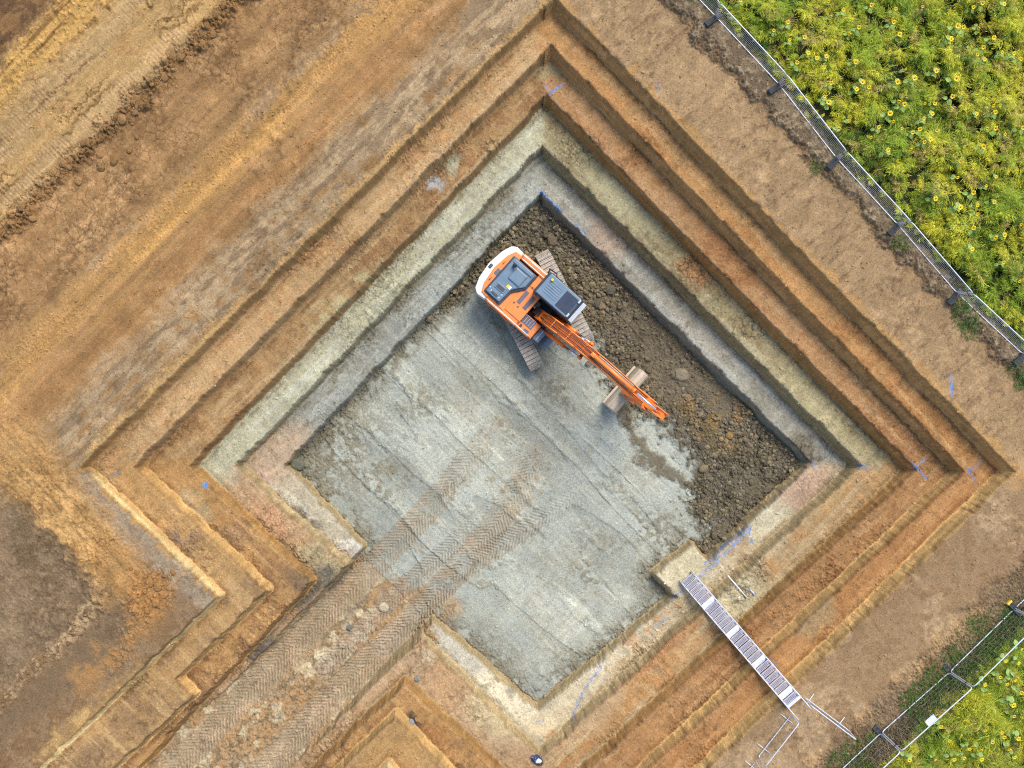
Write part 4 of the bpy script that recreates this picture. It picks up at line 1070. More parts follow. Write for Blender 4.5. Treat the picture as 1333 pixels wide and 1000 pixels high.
# curved shell as a strip of plates, and two side plates
for (a0, a1_), (b0, b1) in zip(zip(prof_o[:-1], prof_o[1:]), zip(prof_i[:-1], prof_i[1:])):
    b.prism(m_bucket, [(a0[0], a0[1] + bz), (a1_[0], a1_[1] + bz), (b1[0], b1[1] + bz), (b0[0], b0[1] + bz)], 'x', BC - 1.0, BC + 1.0)
for sx in (-1, 1): b.prism(m_bucket, [(q, w_ + bz) for q, w_ in prof_o], 'x', BC + sx * 1.0 - .02, BC + sx * 1.0 + .02, .006)
for sx in (-.17, .17): b.prism(m_bucket, [(4.86, .78 + bz), (4.90, 1.12 + bz), (5.06, 1.18 + bz), (5.40, .98 + bz), (5.48, .80 + bz), (5.36, .70 + bz)], 'x', BX + sx - .025, BX + sx + .025)
b.box(m_bucket, BC, 4.70, 0.06 + bz, 2.0, 0.10, 0.03, 0.006)
b.build('bucket', exc)

# ------------------------------------------------------------------ aluminium site staircase
m_alu = mat('bare_aluminium', (0.62, 0.63, 0.66), 0.45, 0.1, var=0.10, scale=8, dirt=MUD, dirt_amt=.4)
m_aluw = mat('bright_aluminium_plate', (0.74, 0.74, 0.76), 0.5, 0.0, var=0.08, scale=10, dirt=MUD, dirt_amt=.3)
m_mesh_ = mat('perforated_tread', (0.40, 0.37, 0.42), 0.7, 0.1, var=0.2, scale=60)
m_galv = mat('galvanised_tube', (0.62, 0.64, 0.66), 0.42, 0.2, var=0.08, scale=12)
m_wire = mat('galvanised_wire', (0.40, 0.41, 0.42), 0.45, 0.2, var=0.08)
B0 = P(893, 751, -4 * STEP); B1 = P(1031, 911, 0.12)
g0 = ground_z(B0.x, B0.y); B0 = P(893, 751, g0 + 0.02)
run = Vector((B1.x - B0.x, B1.y - B0.y, 0)); RL = run.length; rise = B1.z - B0.z
stairs = empty('site_staircase', B0, math.atan2(run.y, run.x) - math.pi / 2)
tag(stairs, 'long aluminium staircase with perforated treads and handrails down the benches', 'staircase')
NT = 25; HW = 0.275
clear = min((B0.z + rise * q / 40 + .02) - max(ground_z(B0.x + run.x * q / 40 + sx * run.y / RL, B0.y + run.y * q / 40 - sx * run.x / RL) for sx in (-.28, 0, .28)) for q in range(2, 40))
if clear < 0.03: stairs.location.z += 0.03 - clear
def strt(yy): return rise * yy / RL
first = None
b = MB()
b.box(m_alu, 0, -0.092, 0, 2 * HW, 0.022, 0.045); b.box(m_alu, 0, 0.092, 0, 2 * HW, 0.022, 0.045)
for xx in np.linspace(-HW + .01, HW - .01, 9): b.box(m_mesh_, float(xx), 0, 0, 0.034, 0.160, 0.028)
for yy in (-.055, -.02, .018, .052): b.box(m_mesh_, 0, yy, -0.006, 2 * HW - .03, 0.022, 0.02)
tread_me = b.build('tread', stairs); first = tread_me
b = MB(); b.box(m_aluw, 0, 0, 0, 2 * HW + .02, 0.235, 0.05, .006)
plate = b.build('landing_plate', stairs)
ft, fp = True, True
for i in range(NT):
    yy = (i + 0.5) / NT * RL; zz_ = strt(yy) + 0.06
    if i in (5, 11, 17, 23):
        if fp: o = plate; fp = False
        else: o = plate.copy(); C.objects.link(o); o.parent = stairs
    else:
        if ft: o = tread_me; ft = False
        else: o = tread_me.copy(); C.objects.link(o); o.parent = stairs
    o.location = (0, yy, zz_)
sl_a = math.atan2(rise, RL); sl_l = math.hypot(rise, RL)
for sx in (-1, 1):
    b = MB(); b.box(m_alu, sx * (HW + .03), RL / 2, rise / 2, 0.045, sl_l + .1, 0.16, .006, Matrix.Rotation(sl_a, 4, 'X')); b.build('stringer', stairs)
    b = MB(); o_ = Vector((sx * (HW + .035), 0, 0))
    H = 0.95
    b.tube(m_alu, [o_ + Vector((0, -0.15, .25)), o_ + Vector((0, -0.10, H - .1)), o_ + Vector((0, 0.05, H)), o_ + Vector((0, RL, rise + H)), o_ + Vector((0, RL + .30, rise + H)), o_ + Vector((0, RL + .34, rise + H - .1)), o_ + Vector((0, RL + .34, rise + .15))], .021)
    b.tube(m_alu, [o_ + Vector((0, 0.05, H / 2)), o_ + Vector((0, RL, rise + H / 2))], .017)
    hr = b.build('handrail', stairs)
    for q in (0.04, 1.25, 2.5, 3.75, RL - .05):
        b = MB(); b.tube(m_alu, [o_ + Vector((0, q, strt(q) + .02)), o_ + Vector((0, q, strt(q) + H))], .018); b.build('post', hr)
b = MB(); b.box(m_aluw, 0, RL + .06, rise + .045, 2 * HW + .06, 0.12, 0.03, .005); b.build('top_lip', stairs)
# props under the flight where it crosses the benches
for q in (1.3, 2.7, 4.0):
    wq = stairs.matrix_basis @ Vector((0, q, 0)); gz = ground_z(wq.x, wq.y) - B0.z
    b = MB()
    for sx in (-1, 1): b.tube(m_alu, [(sx * .22, q, gz - .02), (sx * .22, q, strt(q) - .02)], .022)
    b.tube(m_alu, [(-.22, q, (gz + strt(q)) / 2), (.22, q, (gz + strt(q)) / 2)], .018); b.build('prop', stairs)

# ------------------------------------------------------------------ crowd barriers by the stair head
def barrier(name, a, c_, label, lean=0.0, feet=(0.12, 0.82), nbars=13):
    A, Bq = P(*a, 0), P(*c_, 0)
    gz = (ground_z(A.x, A.y) + ground_z(Bq.x, Bq.y)) / 2
    d = Bq - A; L = d.length
    r = empty(name, (A.x, A.y, gz), math.atan2(d.y, d.x))
    tag(r, label, 'barrier', 'tubular barriers at the head of the stairs')
    R = Matrix.Rotation(lean, 4, 'X')
    def q(xx, zz_): return R @ Vector((xx, 0, zz_))
    b = MB(); loop = rounded([(0, 0.12, 0), (L, 0.12, 0), (L, 1.08, 0), (0, 1.08, 0)], .14, 5)
    b.tube(m_galv, [q(p.x, p.y) for p in loop], .021, 8, True); b.build('frame', r)
    b = MB()
    for i in range(1, nbars): b.tube(m_wire, [q(L * i / nbars, .12), q(L * i / nbars, 1.08)], .006, 5)
    b.build('upright_bars', r)
    for f in feet:
        b = MB(); b.tube(m_galv, [(L * f, -.30, .02), (L * f, .30, .02)], .018); b.tube(m_galv, [(L * f, 0, .02), q(L * f, .14)], .018); b.build('foot', r)
    return r
barrier('crowd_barrier', (1046, 906), (1103, 949), 'tubular barrier right of the stair head running towards the fence', 0.04)
barrier('crowd_barrier', (1029, 929), (986, 984), 'tubular barrier left of the stair head along the pit edge', -0.02)
barrier('crowd_barrier', (983, 990), (938, 1046), 'tubular barrier cut by the bottom edge of the photo', -0.02)

# white pole and small litter on the benches
pa, pb = P(972, 778, -3 * STEP), P(946, 748, -3 * STEP)
za = ground_z(pa.x, pa.y) + .03
b = MB(); dd = pb - pa; b.tube(mat('white_plastic', (0.82, 0.80, 0.76), .5, var=.05), [(0, 0, 0), (dd.x * .5, dd.y * .5, .05), (dd.x, dd.y, .10)], .026)
o = b.build('survey_pole'); o.location = (pa.x, pa.y, za)
tag(o, 'white survey pole lying over the bench edge right of the stairs', 'pole')
pa = P(979, 771, -3 * STEP); b = MB(); b.tube(mat('blue_white_plastic', (0.35, 0.42, 0.62), .5, var=.5, scale=9), [(-.10, .11, .04), (.10, -.11, .04)], .028); b.box(m_aluw, 0, 0.02, .03, .20, .05, .02, .005, Matrix.Rotation(-.84, 4, 'Z'))
o = b.build('marker_stake'); o.location = (pa.x, pa.y, ground_z(pa.x, pa.y)); tag(o, 'short blue and white marker stake beside the white pole', 'stake')
pa = P(962, 777, -3 * STEP); b = MB(); b.box(m_aluw, 0, 0, .02, .09, .06, .02, .006, Matrix.Rotation(.4, 4, 'Z'))
o = b.build('white_tag'); o.location = (pa.x, pa.y, ground_z(pa.x, pa.y)); tag(o, 'small white tag on the bench under the white pole', 'tag')
# crumpled bag in the bottom corner
def crumple(name, r, m, seed):
    bm = bmesh.new(); bmesh.ops.create_icosphere(bm, subdivisions=3, radius=1)
    rr = np.random.default_rng(seed); A = rr.normal(size=(26, 3)); A /= np.linalg.norm(A, axis=1)[:, None]
    for q in bm.verts:
        p = np.array(q.co[:]); k_ = 1 + sum(0.13 * s_ * abs(float(p @ a_)) ** 4 for a_, s_ in zip(A, rr.choice([-1, 1], 26)))
        q.co = q.co * k_
    me = bpy.data.meshes.new(name); bm.to_mesh(me); bm.free(); me.materials.append(m)
    o = new_obj(name, me); o.scale = (r, r * .8, r * .5); return o
m_navy = mat('navy_plastic_sheet', (0.035, 0.05, 0.12), .35, var=.6, scale=3)
pc = P(699, 979, -4 * STEP)
bag = empty('discarded_bag', (pc.x, pc.y, ground_z(pc.x, pc.y)))
tag(bag, 'crumpled navy and white bag in the bottom corner of the bench', 'bag')
o = crumple('wrap', .20, m_navy, 3); o.parent = bag; o.location = (-.03, .05, .08)
o = crumple('wrap', .15, m_black, 4); o.parent = bag; o.location = (.06, -.10, .06)
o = crumple('liner', .11, m_aluw, 6); o.parent = bag; o.location = (.03, -.01, .16)

# ------------------------------------------------------------------ mesh site fencing
m_block = mat('black_fence_block', (0.035, 0.042, 0.05), .7, var=.25, scale=8, dirt=lin(120, 110, 100), dirt_amt=.3)
m_yblock = mat('yellow_block_end', (0.75, 0.50, 0.03), .6, var=.1)
m_wirel = mat('bright_wire', (0.50, 0.51, 0.52), 0.45, 0.0, var=0.08)
PH = 1.98
def panel(a, c_, lean, label, group, z0=0.16, nh=8, nv=16, wire=None, rh=.0030):
    wire = wire or m_wire
    A, Bq = P(*a, z0), P(*c_, z0); d = (Bq - A); L = d.length
    A = A + d * (.03 / L); L -= .06
    r = empty('mesh_fence', (A.x, A.y, z0), math.atan2(d.y, d.x)); tag(r, label, 'fence panel', group)
    S = lambda xx, zz_: Vector((xx, lean * zz_ / PH, zz_))
    b = MB(); loop = rounded([(0, 0, 0), (L, 0, 0), (L, PH, 0), (0, PH, 0)], .16, 5)
    b.tube(m_galv, [S(p.x, p.y) for p in loop], .022, 8, True)
    for xx in (0, L): b.tube(m_galv, [S(xx, 0), S(xx, -.16)], .019, 8)
    b.build('frame', r)
    b = MB()
    for i in range(1, nh): b.tube(wire, [S(0.02, PH * i / nh), S(L - .02, PH * i / nh)], rh, 4)
    for i in range(1, nv): b.tube(wire, [S(L * i / nv, 0), S(L * i / nv, PH)], .0007, 3)
    b.build('wire_mesh', r)
    b = MB(); b.box(m_block, L + .03, lean * .72, PH * .72, .13, .07, .06, .01); b.build('coupler', r)
    return r
def block(at, ang, label, group, yellow=False):
    q = P(*at, 0); gz = min(max(ground_z(q.x, q.y), 0.0), .30)
    b = MB(); b.box(m_block, 0, 0, .075, .70, .22, .15, .025)
    for xx in (-.24, -.08, .08, .24): b.box(m_black, xx, 0, .150, .09, .10, .012, .004)
    for s_ in (-1, 1): b.box(m_block, 0, s_ * .085, .155, .60, .03, .02, .006)
    if yellow: b.box(m_yblock, -.30, 0, .078, .115, .226, .156, .022)
    o = b.build('fence_block'); o.location = (q.x, q.y, 0.02 if gz < .05 else gz - .01); o.rotation_euler = (0, 0, ang)
    return tag(o, label, 'fence block', group)
UP = [(850, -64), (932, 22), (1014, 110), (1089, 206), (1168, 292), (1245, 381), (1330, 460), (1412, 545)]
ordw = ['at the top edge of the photo', 'second from the top edge', 'third from the top edge', 'fourth from the top edge', 'fifth from the top edge', 'reaching the right edge of the photo', 'beyond the right edge of the photo']
for i in range(len(UP) - 2):
    panel(UP[i], UP[i + 1], -0.34 * -1 if False else -0.34, 'leaning mesh fence panel along the upper field, ' + ordw[i], 'mesh panels along the upper field', wire=m_wirel)
blk = ['at the top edge of the photo', 'under the second joint from the top', 'under the third joint from the top', 'under the fourth joint from the top', 'beside green weeds near the right edge', 'at the right edge of the photo']
for i, (q, lab) in enumerate(zip(UP[1:7], blk)):
    d = P(*UP[i + 2]) - P(*UP[i + 1]); block((q[0] - 5, q[1] + 6), math.atan2(d.y, d.x) + math.pi / 2 + random.uniform(-.12, .12), 'black fence block of the upper fence ' + lab, 'blocks under the upper fence')
LO = [(1061, 1034), (1147, 954), (1236, 875), (1320, 793), (1404, 714)]
ordl = ['at the bottom edge of the photo', 'carrying the small white plate', 'between the two black blocks and the yellow tipped block', 'leaving the right edge of the photo']
ordl = ['cut by the bottom edge of the photo', 'carrying the small white plate', 'ending at the yellow tipped block', 'leaving the photo past the yellow tipped block']
for i in range(4):
    panel(LO[i], LO[i + 1], 0.02, 'upright mesh fence panel in the lower right, ' + ordl[i], 'mesh panels along the lower field', nh=7, rh=.0010, wire=m_wirel)
d = P(*LO[2]) - P(*LO[1]); an = math.atan2(d.y, d.x)
block((1145, 953), an - math.pi / 2 + .06, 'black fence block nearest the bottom edge of the lower fence', 'blocks under the lower fence')
block((1235, 874), an - math.pi / 2 - .04, 'all black fence block in the middle of the lower fence', 'blocks under the lower fence')
block((1318, 791), an + math.pi / 2 + math.pi + .02, 'black fence block with a yellow end near the right edge', 'blocks under the lower fence', True)
# blank white plate tied to the lower fence
pm = P(1212, 938, 1.45); b = MB(); b.box(m_aluw, 0, 0, 0, .42, .014, .32, .004)
for sx in (-.17, .17): b.tube(m_wire, [(sx, .0, .13), (sx, -.05, .16), (sx, .02, .17)], .004, 4)
o = b.build('sign_plate'); o.location = pm; o.rotation_euler = (math.radians(-70), 0, an); tag(o, 'small blank white sign plate tied to the lower mesh fence', 'sign')

# ------------------------------------------------------------------ vegetation
leaf_m = attr_mat('foliage', rough=0.6, fine=0.0, transl=0.30, spec=0.25)
dry_m = attr_mat('dry_grass', rough=0.8, fine=0.0, transl=0.15, spec=0.2)
def blades(name, base, direc, length, width, col, m, label, cat, droop=0.35, roll=None):
    """leaf blades: base (N,3), direction (N,3) unit, each a bent strip of two quads narrowing to the tip"""
    n = len(base); direc = direc / np.linalg.norm(direc, axis=1)[:, None]
    side = np.cross(direc, np.array([0, 0, 1.0])); sl_ = np.linalg.norm(side, axis=1); bad = sl_ < 1e-3; side[bad] = (1, 0, 0); sl_[bad] = 1; side /= sl_[:, None]
    if roll is not None:
        nb = np.cross(side, direc); side = side * np.cos(roll)[:, None] + nb * np.sin(roll)[:, None]
    L, W = length[:, None], width[:, None]
    p0 = base; p1 = base + direc * L * .55; p2 = base + direc * L; p2 = p2 - np.array([0, 0, 1.0]) * L * droop
    vs = np.stack([p0 - side * W * .45, p0 + side * W * .45, p1 + side * W, p1 - side * W, p2 + side * W * .12, p2 - side * W * .12], 1).reshape(-1, 3)
    k_ = (np.arange(n) * 6)[:, None]
    fs = np.concatenate([k_ + np.array([[0, 1, 2, 3]]), k_ + np.array([[3, 2, 4, 5]])])
    me = np_mesh(name, vs, fs, np.repeat(col, 6, 0), False, m)
    return tag(new_obj(name, me), label, cat, kind='stuff')

# ground-level outlines of the two corners of field
def in_field(wx, wy):
    a, b_ = 666.5 + wx * FPX / CAMZ, 500 - wy * FPX / CAMZ
    e = ((a - 722) * 612 - b_ * 596) / 854
    fe = np.interp(b_, [-100, 22, 110, 206, 292, 381, 460, 560], [136, 134, 131, 120, 116, 110, 114, 112])
    g = ((a - 1318) * 386 + (b_ - 614) * 398) / 554
    f1, f2 = e - fe - 11, g - 128 - 22
    return np.where((b_ < 600), f1, f2), f1, f2
def field_points(n, xr, yr, margin):
    wx = RNG.uniform(*xr, n); wy = RNG.uniform(*yr, n)
    f, f1, f2 = in_field(wx, wy)
    ok = f > margin + 14 * (vn(wx * 1.3, wy * 1.3, 201) - .5)
    return wx[ok], wy[ok], f[ok]
plants = []
for xr, yr, n in (((7.0, 22.3), (1.0, 17.2), 6400), ((11.5, 22.3), (-17.2, -7.0), 4400)):
    plants.append(np.stack(field_points(n, xr, yr, 0), 1))
plants = np.concatenate(plants)
_g, _, _ = worley(plants[:, 0] * 1.25 + 0.5 * fbm(plants[:, 0] * 2, plants[:, 1] * 2, 3, 207), plants[:, 1] * 1.25, 9)
plants = plants[(_g < .62) | (RNG.random(len(plants)) < .45)]
lower = plants[:, 1] < -2
dens = fbm(plants[:, 0] * .8, plants[:, 1] * .8, 4, 205)
fd = plants[:, 2]
H = (0.55 + 0.75 * fbm(plants[:, 0] * .6, plants[:, 1] * .6, 3, 210)) * (0.75 + 0.5 * RNG.random(len(plants))) * np.clip(0.22 + fd / 42, .22, 1)
_cw, _, _cr = worley(plants[:, 0] * 1.25 + 0.5 * fbm(plants[:, 0] * 2, plants[:, 1] * 2, 3, 207), plants[:, 1] * 1.25, 9)
H *= np.clip(1.45 - 1.25 * _cw, .22, 1.4) * (0.65 + .6 * _cr)
H *= np.where(dens < 0.42, 0.55, 1.0)                  # hollows between the clumps
tone = 0.10 * (_cr - .5) + fbm(plants[:, 0] * .9 + 7, plants[:, 1] * .9, 3, 215) + RNG.normal(0, .10, len(plants))
cA, cB, cC, cD = lin(210, 206, 66, 1.05), lin(158, 178, 58, 1.0), lin(200, 182, 100, .95), lin(96, 128, 52, .9)
pc_ = np.where(tone[:, None] > .56, cA, np.where(tone[:, None] > .44, cB * .5 + cA * .5, cB))
pc_ = np.where((RNG.random(len(plants)) < .14)[:, None], cC, pc_); pc_ = np.where((RNG.random(len(plants)) < .10)[:, None], cD, pc_)
N = len(plants); NF, NLF = 9, 17
az = RNG.random((N, NF, 1)) * 2 * math.pi
bias = (fbm(plants[:, 0] * .5 + 3, plants[:, 1] * .5, 3, 230) - .5) * 9 + np.where(lower, -0.7, 3.6)
az = np.where(RNG.random((N, NF, 1)) < .7, bias[:, None, None] + RNG.normal(0, .40, (N, NF, 1)), az)
reach = (.12 + .40 * RNG.random((N, NF, 1))) * np.clip(H, .4, 1.2)[:, None, None]
hf = H[:, None, None] * (.62 + .40 * RNG.random((N, NF, 1)))
t = (.30 + .70 * (np.arange(NLF) + RNG.random((N, NF, NLF))) / NLF)
spread = reach * t ** 2.2
jx_ = RNG.normal(0, .03, (N, NF, NLF)); jy_ = RNG.normal(0, .03, (N, NF, NLF))
base = np.stack([plants[:, 0, None, None] + spread * np.cos(az) + jx_, plants[:, 1, None, None] + spread * np.sin(az) + jy_, hf * (t - .12 * t ** 4) + .02], -1).reshape(-1, 3)
sd_ = np.where(RNG.random((N, NF, NLF)) < .5, 1, -1) * (.20 + .45 * RNG.random((N, NF, NLF)))
la = az + sd_
direc = np.stack([np.cos(la), np.sin(la), .35 + .5 * RNG.random((N, NF, NLF))], -1).reshape(-1, 3)
M_ = N * NF * NLF
length = ((.09 + .19 * RNG.random((N, NF, NLF))) * (1.25 - .5 * t) * np.where(lower, 1.35, 1.0)[:, None, None]).ravel()
width = (.0035 + .0075 * RNG.random(M_) ** 1.5)
colr = np.repeat(pc_, NF * NLF, 0) * np.repeat(.72 + .5 * RNG.random((N * NF, 1)), NLF, 0) * (.75 + .5 * RNG.random((M_, 1)))
blades('field_plants', base, direc, length, width, colr.astype(F32), leaf_m, 'dense yellow green feathery field plants filling both right hand corners', 'field plants', .22, RNG.normal(0, .5, M_))
# leafy undergrowth low down
ux, uy, uf = [np.concatenate(q) for q in zip(field_points(60000, (7.0, 22.3), (1.0, 17.2), -4), field_points(45000, (11.5, 22.3), (-17.2, -7.0), -6))]
n = len(ux); an_ = RNG.random(n) * 6.283
blades('undergrowth', np.stack([ux, uy, RNG.random(n) * .12], 1), np.stack([np.cos(an_), np.sin(an_), RNG.random(n) * .9], 1), .07 + .10 * RNG.random(n), .012 + .022 * RNG.random(n), (np.where(RNG.random((n, 1)) < .7, lin(48, 68, 24, .8), lin(84, 84, 40, .8)) * (.6 + .8 * RNG.random((n, 1)))).astype(F32), leaf_m, 'dark green low undergrowth between the tall field plants', 'undergrowth', .3)

# dry grass along both fences
def strip(n, pts_fn): return pts_fn(n)
def strip_NE(n):
    wy = RNG.uniform(1, 17.2, n); wx = RNG.uniform(5, 22.3, n); a, b_ = 666.5 + wx * FPX / CAMZ, 500 - wy * FPX / CAMZ
    e = ((a - 722) * 612 - b_ * 596) / 854; eb_ = e - 96 + (b_ - 250) * .03
    fe_n = np.interp(b_, [-100, 22, 110, 206, 292, 381, 460, 560], [136, 134, 131, 120, 116, 110, 114, 112])
    ok = (eb_ > 2 + 8 * RNG.random(n)) & (e < fe_n + 5) & (b_ < 600); return wx[ok], wy[ok], eb_[ok]
def strip_SE(n):
    wx = RNG.uniform(10, 22.3, n); wy = RNG.uniform(-17.2, -4, n); a, b_ = 666.5 + wx * FPX / CAMZ, 500 - wy * FPX / CAMZ
    g = ((a - 1318) * 386 + (b_ - 614) * 398) / 554
    ok = (g > 88 + 24 * RNG.random(n)) & (g < 172); return wx[ok], wy[ok], g[ok]
DB, DD, DL, DW, DC = [], [], [], [], []
def gz_many(wx, wy):
    a = np.clip(np.rint((wx + wy) * R2 / GS + NU / 2).astype(int), 0, NU - 1); b_ = np.clip(np.rint((-wx + wy) * R2 / GS + NU / 2).astype(int), 0, NU - 1)
    return ZG[a, b_]
for fn, n, tall in ((strip_NE, 60000, .5), (strip_SE, 90000, 1.0)):
    gx, gy, ge = fn(n); n = len(gx)
    kp = vn(gx * 2.2, gy * 2.2, 220) + .35 * RNG.random(n) > np.where((tall > .9) & (ge > 122), .2, (.42 if tall < 1 else .46))
    gx, gy, ge = gx[kp], gy[kp], ge[kp]; n = len(gx)
    far = np.clip((ge - (34 if tall < 1 else 118)) / 16, 0, 1)
    L = (.05 + .10 * RNG.random(n)) * (1 + far * 4.5 * tall * RNG.random(n))
    aa = RNG.random(n) * 6.283
    d = np.stack([np.cos(aa), np.sin(aa), .25 + .5 * RNG.random(n) + far * .6], 1)
    green = (vn(gx * .9, gy * .9, 222) > (.74 if tall < 1 else .56)) & (RNG.random(n) < .75)
    col = np.where(green[:, None], lin(86, 110, 50, .85), np.where(RNG.random((n, 1)) < .55, lin(156, 136, 104, .85), lin(112, 94, 70, .85))) * (.65 + .7 * RNG.random((n, 1)))
    DB.append(np.stack([gx, gy, gz_many(gx, gy) - .01], 1)); DD.append(d); DL.append(L); DW.append(.004 + .006 * RNG.random(n)); DC.append(col)
blades('dry_grass', np.concatenate(DB), np.concatenate(DD), np.concatenate(DL), np.concatenate(DW), np.concatenate(DC).astype(F32), dry_m, 'thin dry grass and weeds along the foot of both fences', 'grass', .25)
# weeds growing in tufts at the fence foot
WB, WD, WL, WW, WC = [], [], [], [], []
for (a, b_, r_, k_) in ((1254, 412, .5, 260), (1262, 428, .4, 160), (1248, 396, .3, 120), (1170, 318, .35, 120), (1062, 218, .3, 90), (1300, 830, .5, 200), (1270, 812, .45, 200), (1285, 842, .4, 160), (1215, 880, .45, 220), (1195, 900, .45, 220), (1180, 912, .4, 180), (1240, 850, .4, 120), (1110, 975, .5, 220), (1090, 990, .45, 220), (1130, 960, .3, 120), (1322, 480, .4, 160), (1330, 500, .3, 120), (1312, 800, .3, 120), (1165, 985, .4, 180), (1225, 915, .4, 180), (1000, 85, .25, 60)):
    q = P(a, b_); rr = r_ * np.sqrt(RNG.random(k_)); th = RNG.random(k_) * 6.283
    gx, gy = q.x + rr * np.cos(th), q.y + rr * np.sin(th)
    WB.append(np.stack([gx, gy, gz_many(gx, gy) + .12 * RNG.random(k_)], 1)); th = RNG.random(k_) * 6.283
    WD.append(np.stack([np.cos(th), np.sin(th), .4 + .5 * RNG.random(k_)], 1)); WL.append(.05 + .08 * RNG.random(k_)); WW.append(.008 + .014 * RNG.random(k_)); WC.append(np.where(RNG.random((k_, 1)) < .7, lin(78, 116, 44, .85), lin(110, 126, 60, .85)) * (.7 + .6 * RNG.random((k_, 1))))
blades('weeds', np.concatenate(WB), np.concatenate(WD), np.concatenate(WL), np.concatenate(WW), np.concatenate(WC).astype(F32), leaf_m, 'low green weed tufts growing along the fence feet', 'weeds', .3)

# sunflowers standing among the field plants
m_pet = mat('sunflower_petal', (0.90, 0.62, 0.015), .6, var=.12, scale=10)
m_disc = mat('sunflower_disc', (0.16, 0.07, 0.012), .8, var=.5, scale=40)
m_stem = mat('sunflower_stem', lin(120, 150, 70), .6, var=.2, scale=8)
m_leaf = mat('sunflower_leaf', lin(150, 178, 84), .6, var=.2, scale=6)
def sunflower(Hh, R_, nl, tilt, seed):
    rnd = random.Random(seed)
    root = empty('sunflower')
    b = MB(); b.tube(m_stem, [(0, 0, 0), (.02, .01, Hh * .5), (.0, 0, Hh)], .012, 6); b.build('stem', root)
    for i in range(nl):
        a = i * 2.4 + rnd.random(); zz_ = Hh * (.55 + .38 * i / nl); Ln = rnd.uniform(.16, .26)
        bm = bmesh.new(); rows = []
        for s_ in range(6):
            tt = s_ / 5; wv = Ln * .42 * math.sin(math.pi * min(1, tt * .92 + .08)) ** .8; r0 = .03 + Ln * tt; dz_ = .04 * tt - .14 * tt * tt
            rows.append([bm.verts.new((math.cos(a) * r0 - math.sin(a) * wv * e_, math.sin(a) * r0 + math.cos(a) * wv * e_, zz_ + dz_ + .02 * abs(e_))) for e_ in (-1, 0, 1)])
        for r1_, r2_ in zip(rows[:-1], rows[1:]):
            for j in (0, 1): bm.faces.new((r1_[j], r1_[j + 1], r2_[j + 1], r2_[j]))
        me = bpy.data.meshes.new('leaf'); bm.to_mesh(me); bm.free(); me.materials.append(m_leaf); new_obj('leaf', me, root)
    bm = bmesh.new(); npet = 11
    for ring_ in range(2):
        for i in range(npet):
            a = (i + .5 * ring_) * 2 * math.pi / npet + rnd.uniform(-.16, .16); Ln = R_ * rnd.uniform(.7, 1.12); w_ = R_ * .19
            def q(r0, s_, zz_): return bm.verts.new((math.cos(a) * r0 - math.sin(a) * s_, math.sin(a) * r0 + math.cos(a) * s_, zz_))
            A, B_, C_, D_, E_ = q(R_ * .25, -w_ * .6, .012 - ring_ * .01), q(R_ * .25, w_ * .6, .012 - ring_ * .01), q(R_ * .65, w_, .03 - ring_ * .012), q(R_ * .65, -w_, .03 - ring_ * .012), q(Ln, 0, .01 - ring_ * .02)
            bm.faces.new((A, B_, C_, D_)); bm.faces.new((D_, C_, E_))
    me = bpy.data.meshes.new('flower_head'); bm.to_mesh(me); bm.free(); me.materials.append(m_pet)
    fh = new_obj('flower_head', me, root); fh.location = (0, 0, Hh); fh.rotation_euler = (tilt, 0, 0)
    bm = bmesh.new(); bmesh.ops.create_uvsphere(bm, u_segments=14, v_segments=7, radius=R_ * .27)
    for q_ in bm.verts: q_.co.z = q_.co.z * .35 + .008
    me = bpy.data.meshes.new('disc'); bm.to_mesh(me); bm.free(); me.materials.append(m_disc); new_obj('disc', me, fh)
    return root
protos = [sunflower(1.25, .108, 3, .55, 1), sunflower(1.10, .092, 2, .8, 2), sunflower(1.35, .118, 4, .4, 3), sunflower(1.0, .085, 2, 1.0, 4)]
used = [False] * 4
z1 = [(365, 75), (420, 85), (632, 38), (583, 62), (655, 130), (692, 105), (825, 85), (740, 20), (360, 12), (1070, 100), (1092, 104), (1165, 12), (1130, 28), (1158, 95), (1150, 108), (1045, 150), (1208, 145), (1145, 210), (1285, 205), (988, 272), (1065, 302), (905, 300), (705, 315), (683, 343), (585, 318), (560, 370), (575, 392), (845, 388), (866, 400), (810, 200), (680, 238), (455, 240), (730, 335), (940, 455), (925, 495), (898, 508), (965, 535), (943, 545), (768, 487), (803, 575), (890, 572), (615, 492), (555, 440), (1050, 370), (1207, 405), (1215, 430), (1183, 492), (1215, 492), (1170, 562), (1095, 562), (1070, 680), (1020, 738), (985, 762), (1080, 795), (1130, 738), (1145, 820), (1215, 910), (1125, 955), (1070, 875), (1053, 928), (1130, 873), (1320, 490), (1312, 860), (820, 72), (1168, 182), (810, 435), (840, 315)]
spots = [(883 + a / 2.942, b_ / 2.942) for a, b_ in z1] + [(883 + 1245 / 2.942, 330 + 35 / 2.942)]
z2 = [(1290, 665), (1300, 655), (1315, 712), (1315, 545), (1255, 590), (1190, 715), (1175, 682), (1283, 760), (1302, 888), (1240, 865), (1248, 882), (1095, 818), (1005, 842), (1115, 927), (1095, 962), (1057, 968), (885, 970), (1160, 930), (1270, 930)]
spots += [(883 + a / 2.942, 660 + b_ / 2.942) for a, b_ in z2]
for _ in range(70):                                  # the smaller, half hidden heads in between
    for _t in range(40):
        a, b_ = (random.uniform(960, 1333), random.uniform(0, 420)) if random.random() < .8 else (random.uniform(1180, 1333), random.uniform(860, 1000))
        q = P(a, b_, 1.0)
        if in_field(np.array([q.x]), np.array([q.y]))[0][0] > 12 and min(math.hypot(a - e_[0], b_ - e_[1]) for e_ in spots) > 11: spots.append((a, b_)); break
nbig = len(z1) + 1 + len(z2)
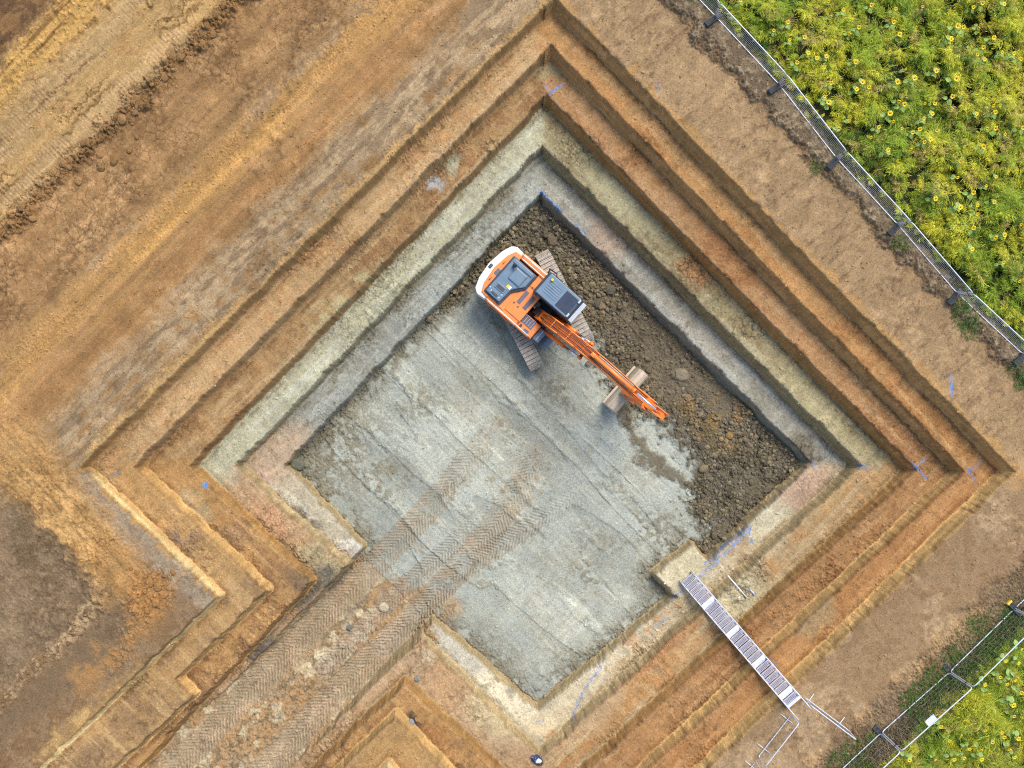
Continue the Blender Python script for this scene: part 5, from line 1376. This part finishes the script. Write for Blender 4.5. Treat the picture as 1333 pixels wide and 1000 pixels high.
for i, (a, b_) in enumerate(spots):
    kk = random.choice((0, 0, 1, 2, 3)); hh = (1.25, 1.10, 1.35, 1.0)[kk]
    o = protos[kk] if not used[kk] else copy_tree(protos[kk]); used[kk] = True
    sc_ = random.uniform(.82, 1.04) if i < nbig else random.uniform(.66, .84)
    q = P(a, b_, hh * sc_ - .03)
    o.location = (q.x, q.y, -.03); o.scale = (sc_,) * 3; o.rotation_euler = (0, 0, random.uniform(-.7, .7))
    f, f1, f2 = in_field(np.array([q.x]), np.array([q.y]))
    near = f[0] < 22
    if b_ < 600: lab = 'yellow sunflower close behind the leaning upper fence' if near else ('yellow sunflower at the top edge of the upper field' if b_ < 45 else ('yellow sunflower in the middle of the upper field' if b_ < 170 else 'yellow sunflower low in the upper field towards the right edge'))
    else: lab = 'yellow sunflower close behind the upright lower fence' if near else 'yellow sunflower deep in the lower right corner of the field'
    tag(o, lab, 'sunflower', 'sunflowers in the upper field' if b_ < 600 else 'sunflowers in the lower field')

# ------------------------------------------------------------------ camera, sun and sky
cam = bpy.data.cameras.new('camera')
cam.sensor_width = 36.0; cam.lens = 36.0 * FPX / 1333.0
cam.clip_start = 0.5; cam.clip_end = 2000
co = bpy.data.objects.new('camera', cam); C.objects.link(co)
co.location = (0, 0, CAMZ); co.rotation_euler = (0, 0, 0)
sc.camera = co

SUN_EL, SUN_AZ = math.radians(55), math.radians(32)      # high hazy sun, from the top of the picture
w = bpy.data.worlds.new('World'); sc.world = w; w.use_nodes = True
nt = w.node_tree
sky = nt.nodes.new('ShaderNodeTexSky'); sky.sky_type = 'NISHITA'; sky.sun_disc = False
sky.sun_elevation = SUN_EL; sky.sun_rotation = SUN_AZ; sky.air_density = 1.0; sky.dust_density = 2.0; sky.ozone_density = 1.0
bg = nt.nodes['Background']; bg.inputs['Strength'].default_value = 0.145
nt.links.new(sky.outputs['Color'], bg.inputs['Color'])
sl = bpy.data.lights.new('sun', 'SUN'); sl.energy = 1.65; sl.angle = math.radians(28); sl.color = (1.0, 0.97, 0.93)
so = bpy.data.objects.new('sun', sl); C.objects.link(so); so.location = (0, 0, 60)
dirv = Vector((math.sin(SUN_AZ) * math.cos(SUN_EL), math.cos(SUN_AZ) * math.cos(SUN_EL), math.sin(SUN_EL)))
so.rotation_euler = dirv.to_track_quat('Z', 'Y').to_euler()

vs_ = sc.view_settings
vs_.view_transform = 'Standard'; vs_.look = 'None'; vs_.gamma = 1.0; vs_.use_curve_mapping = False; vs_.exposure = 0.82

sc.cycles.use_denoising = False
sc.cycles.filter_width = 1.1
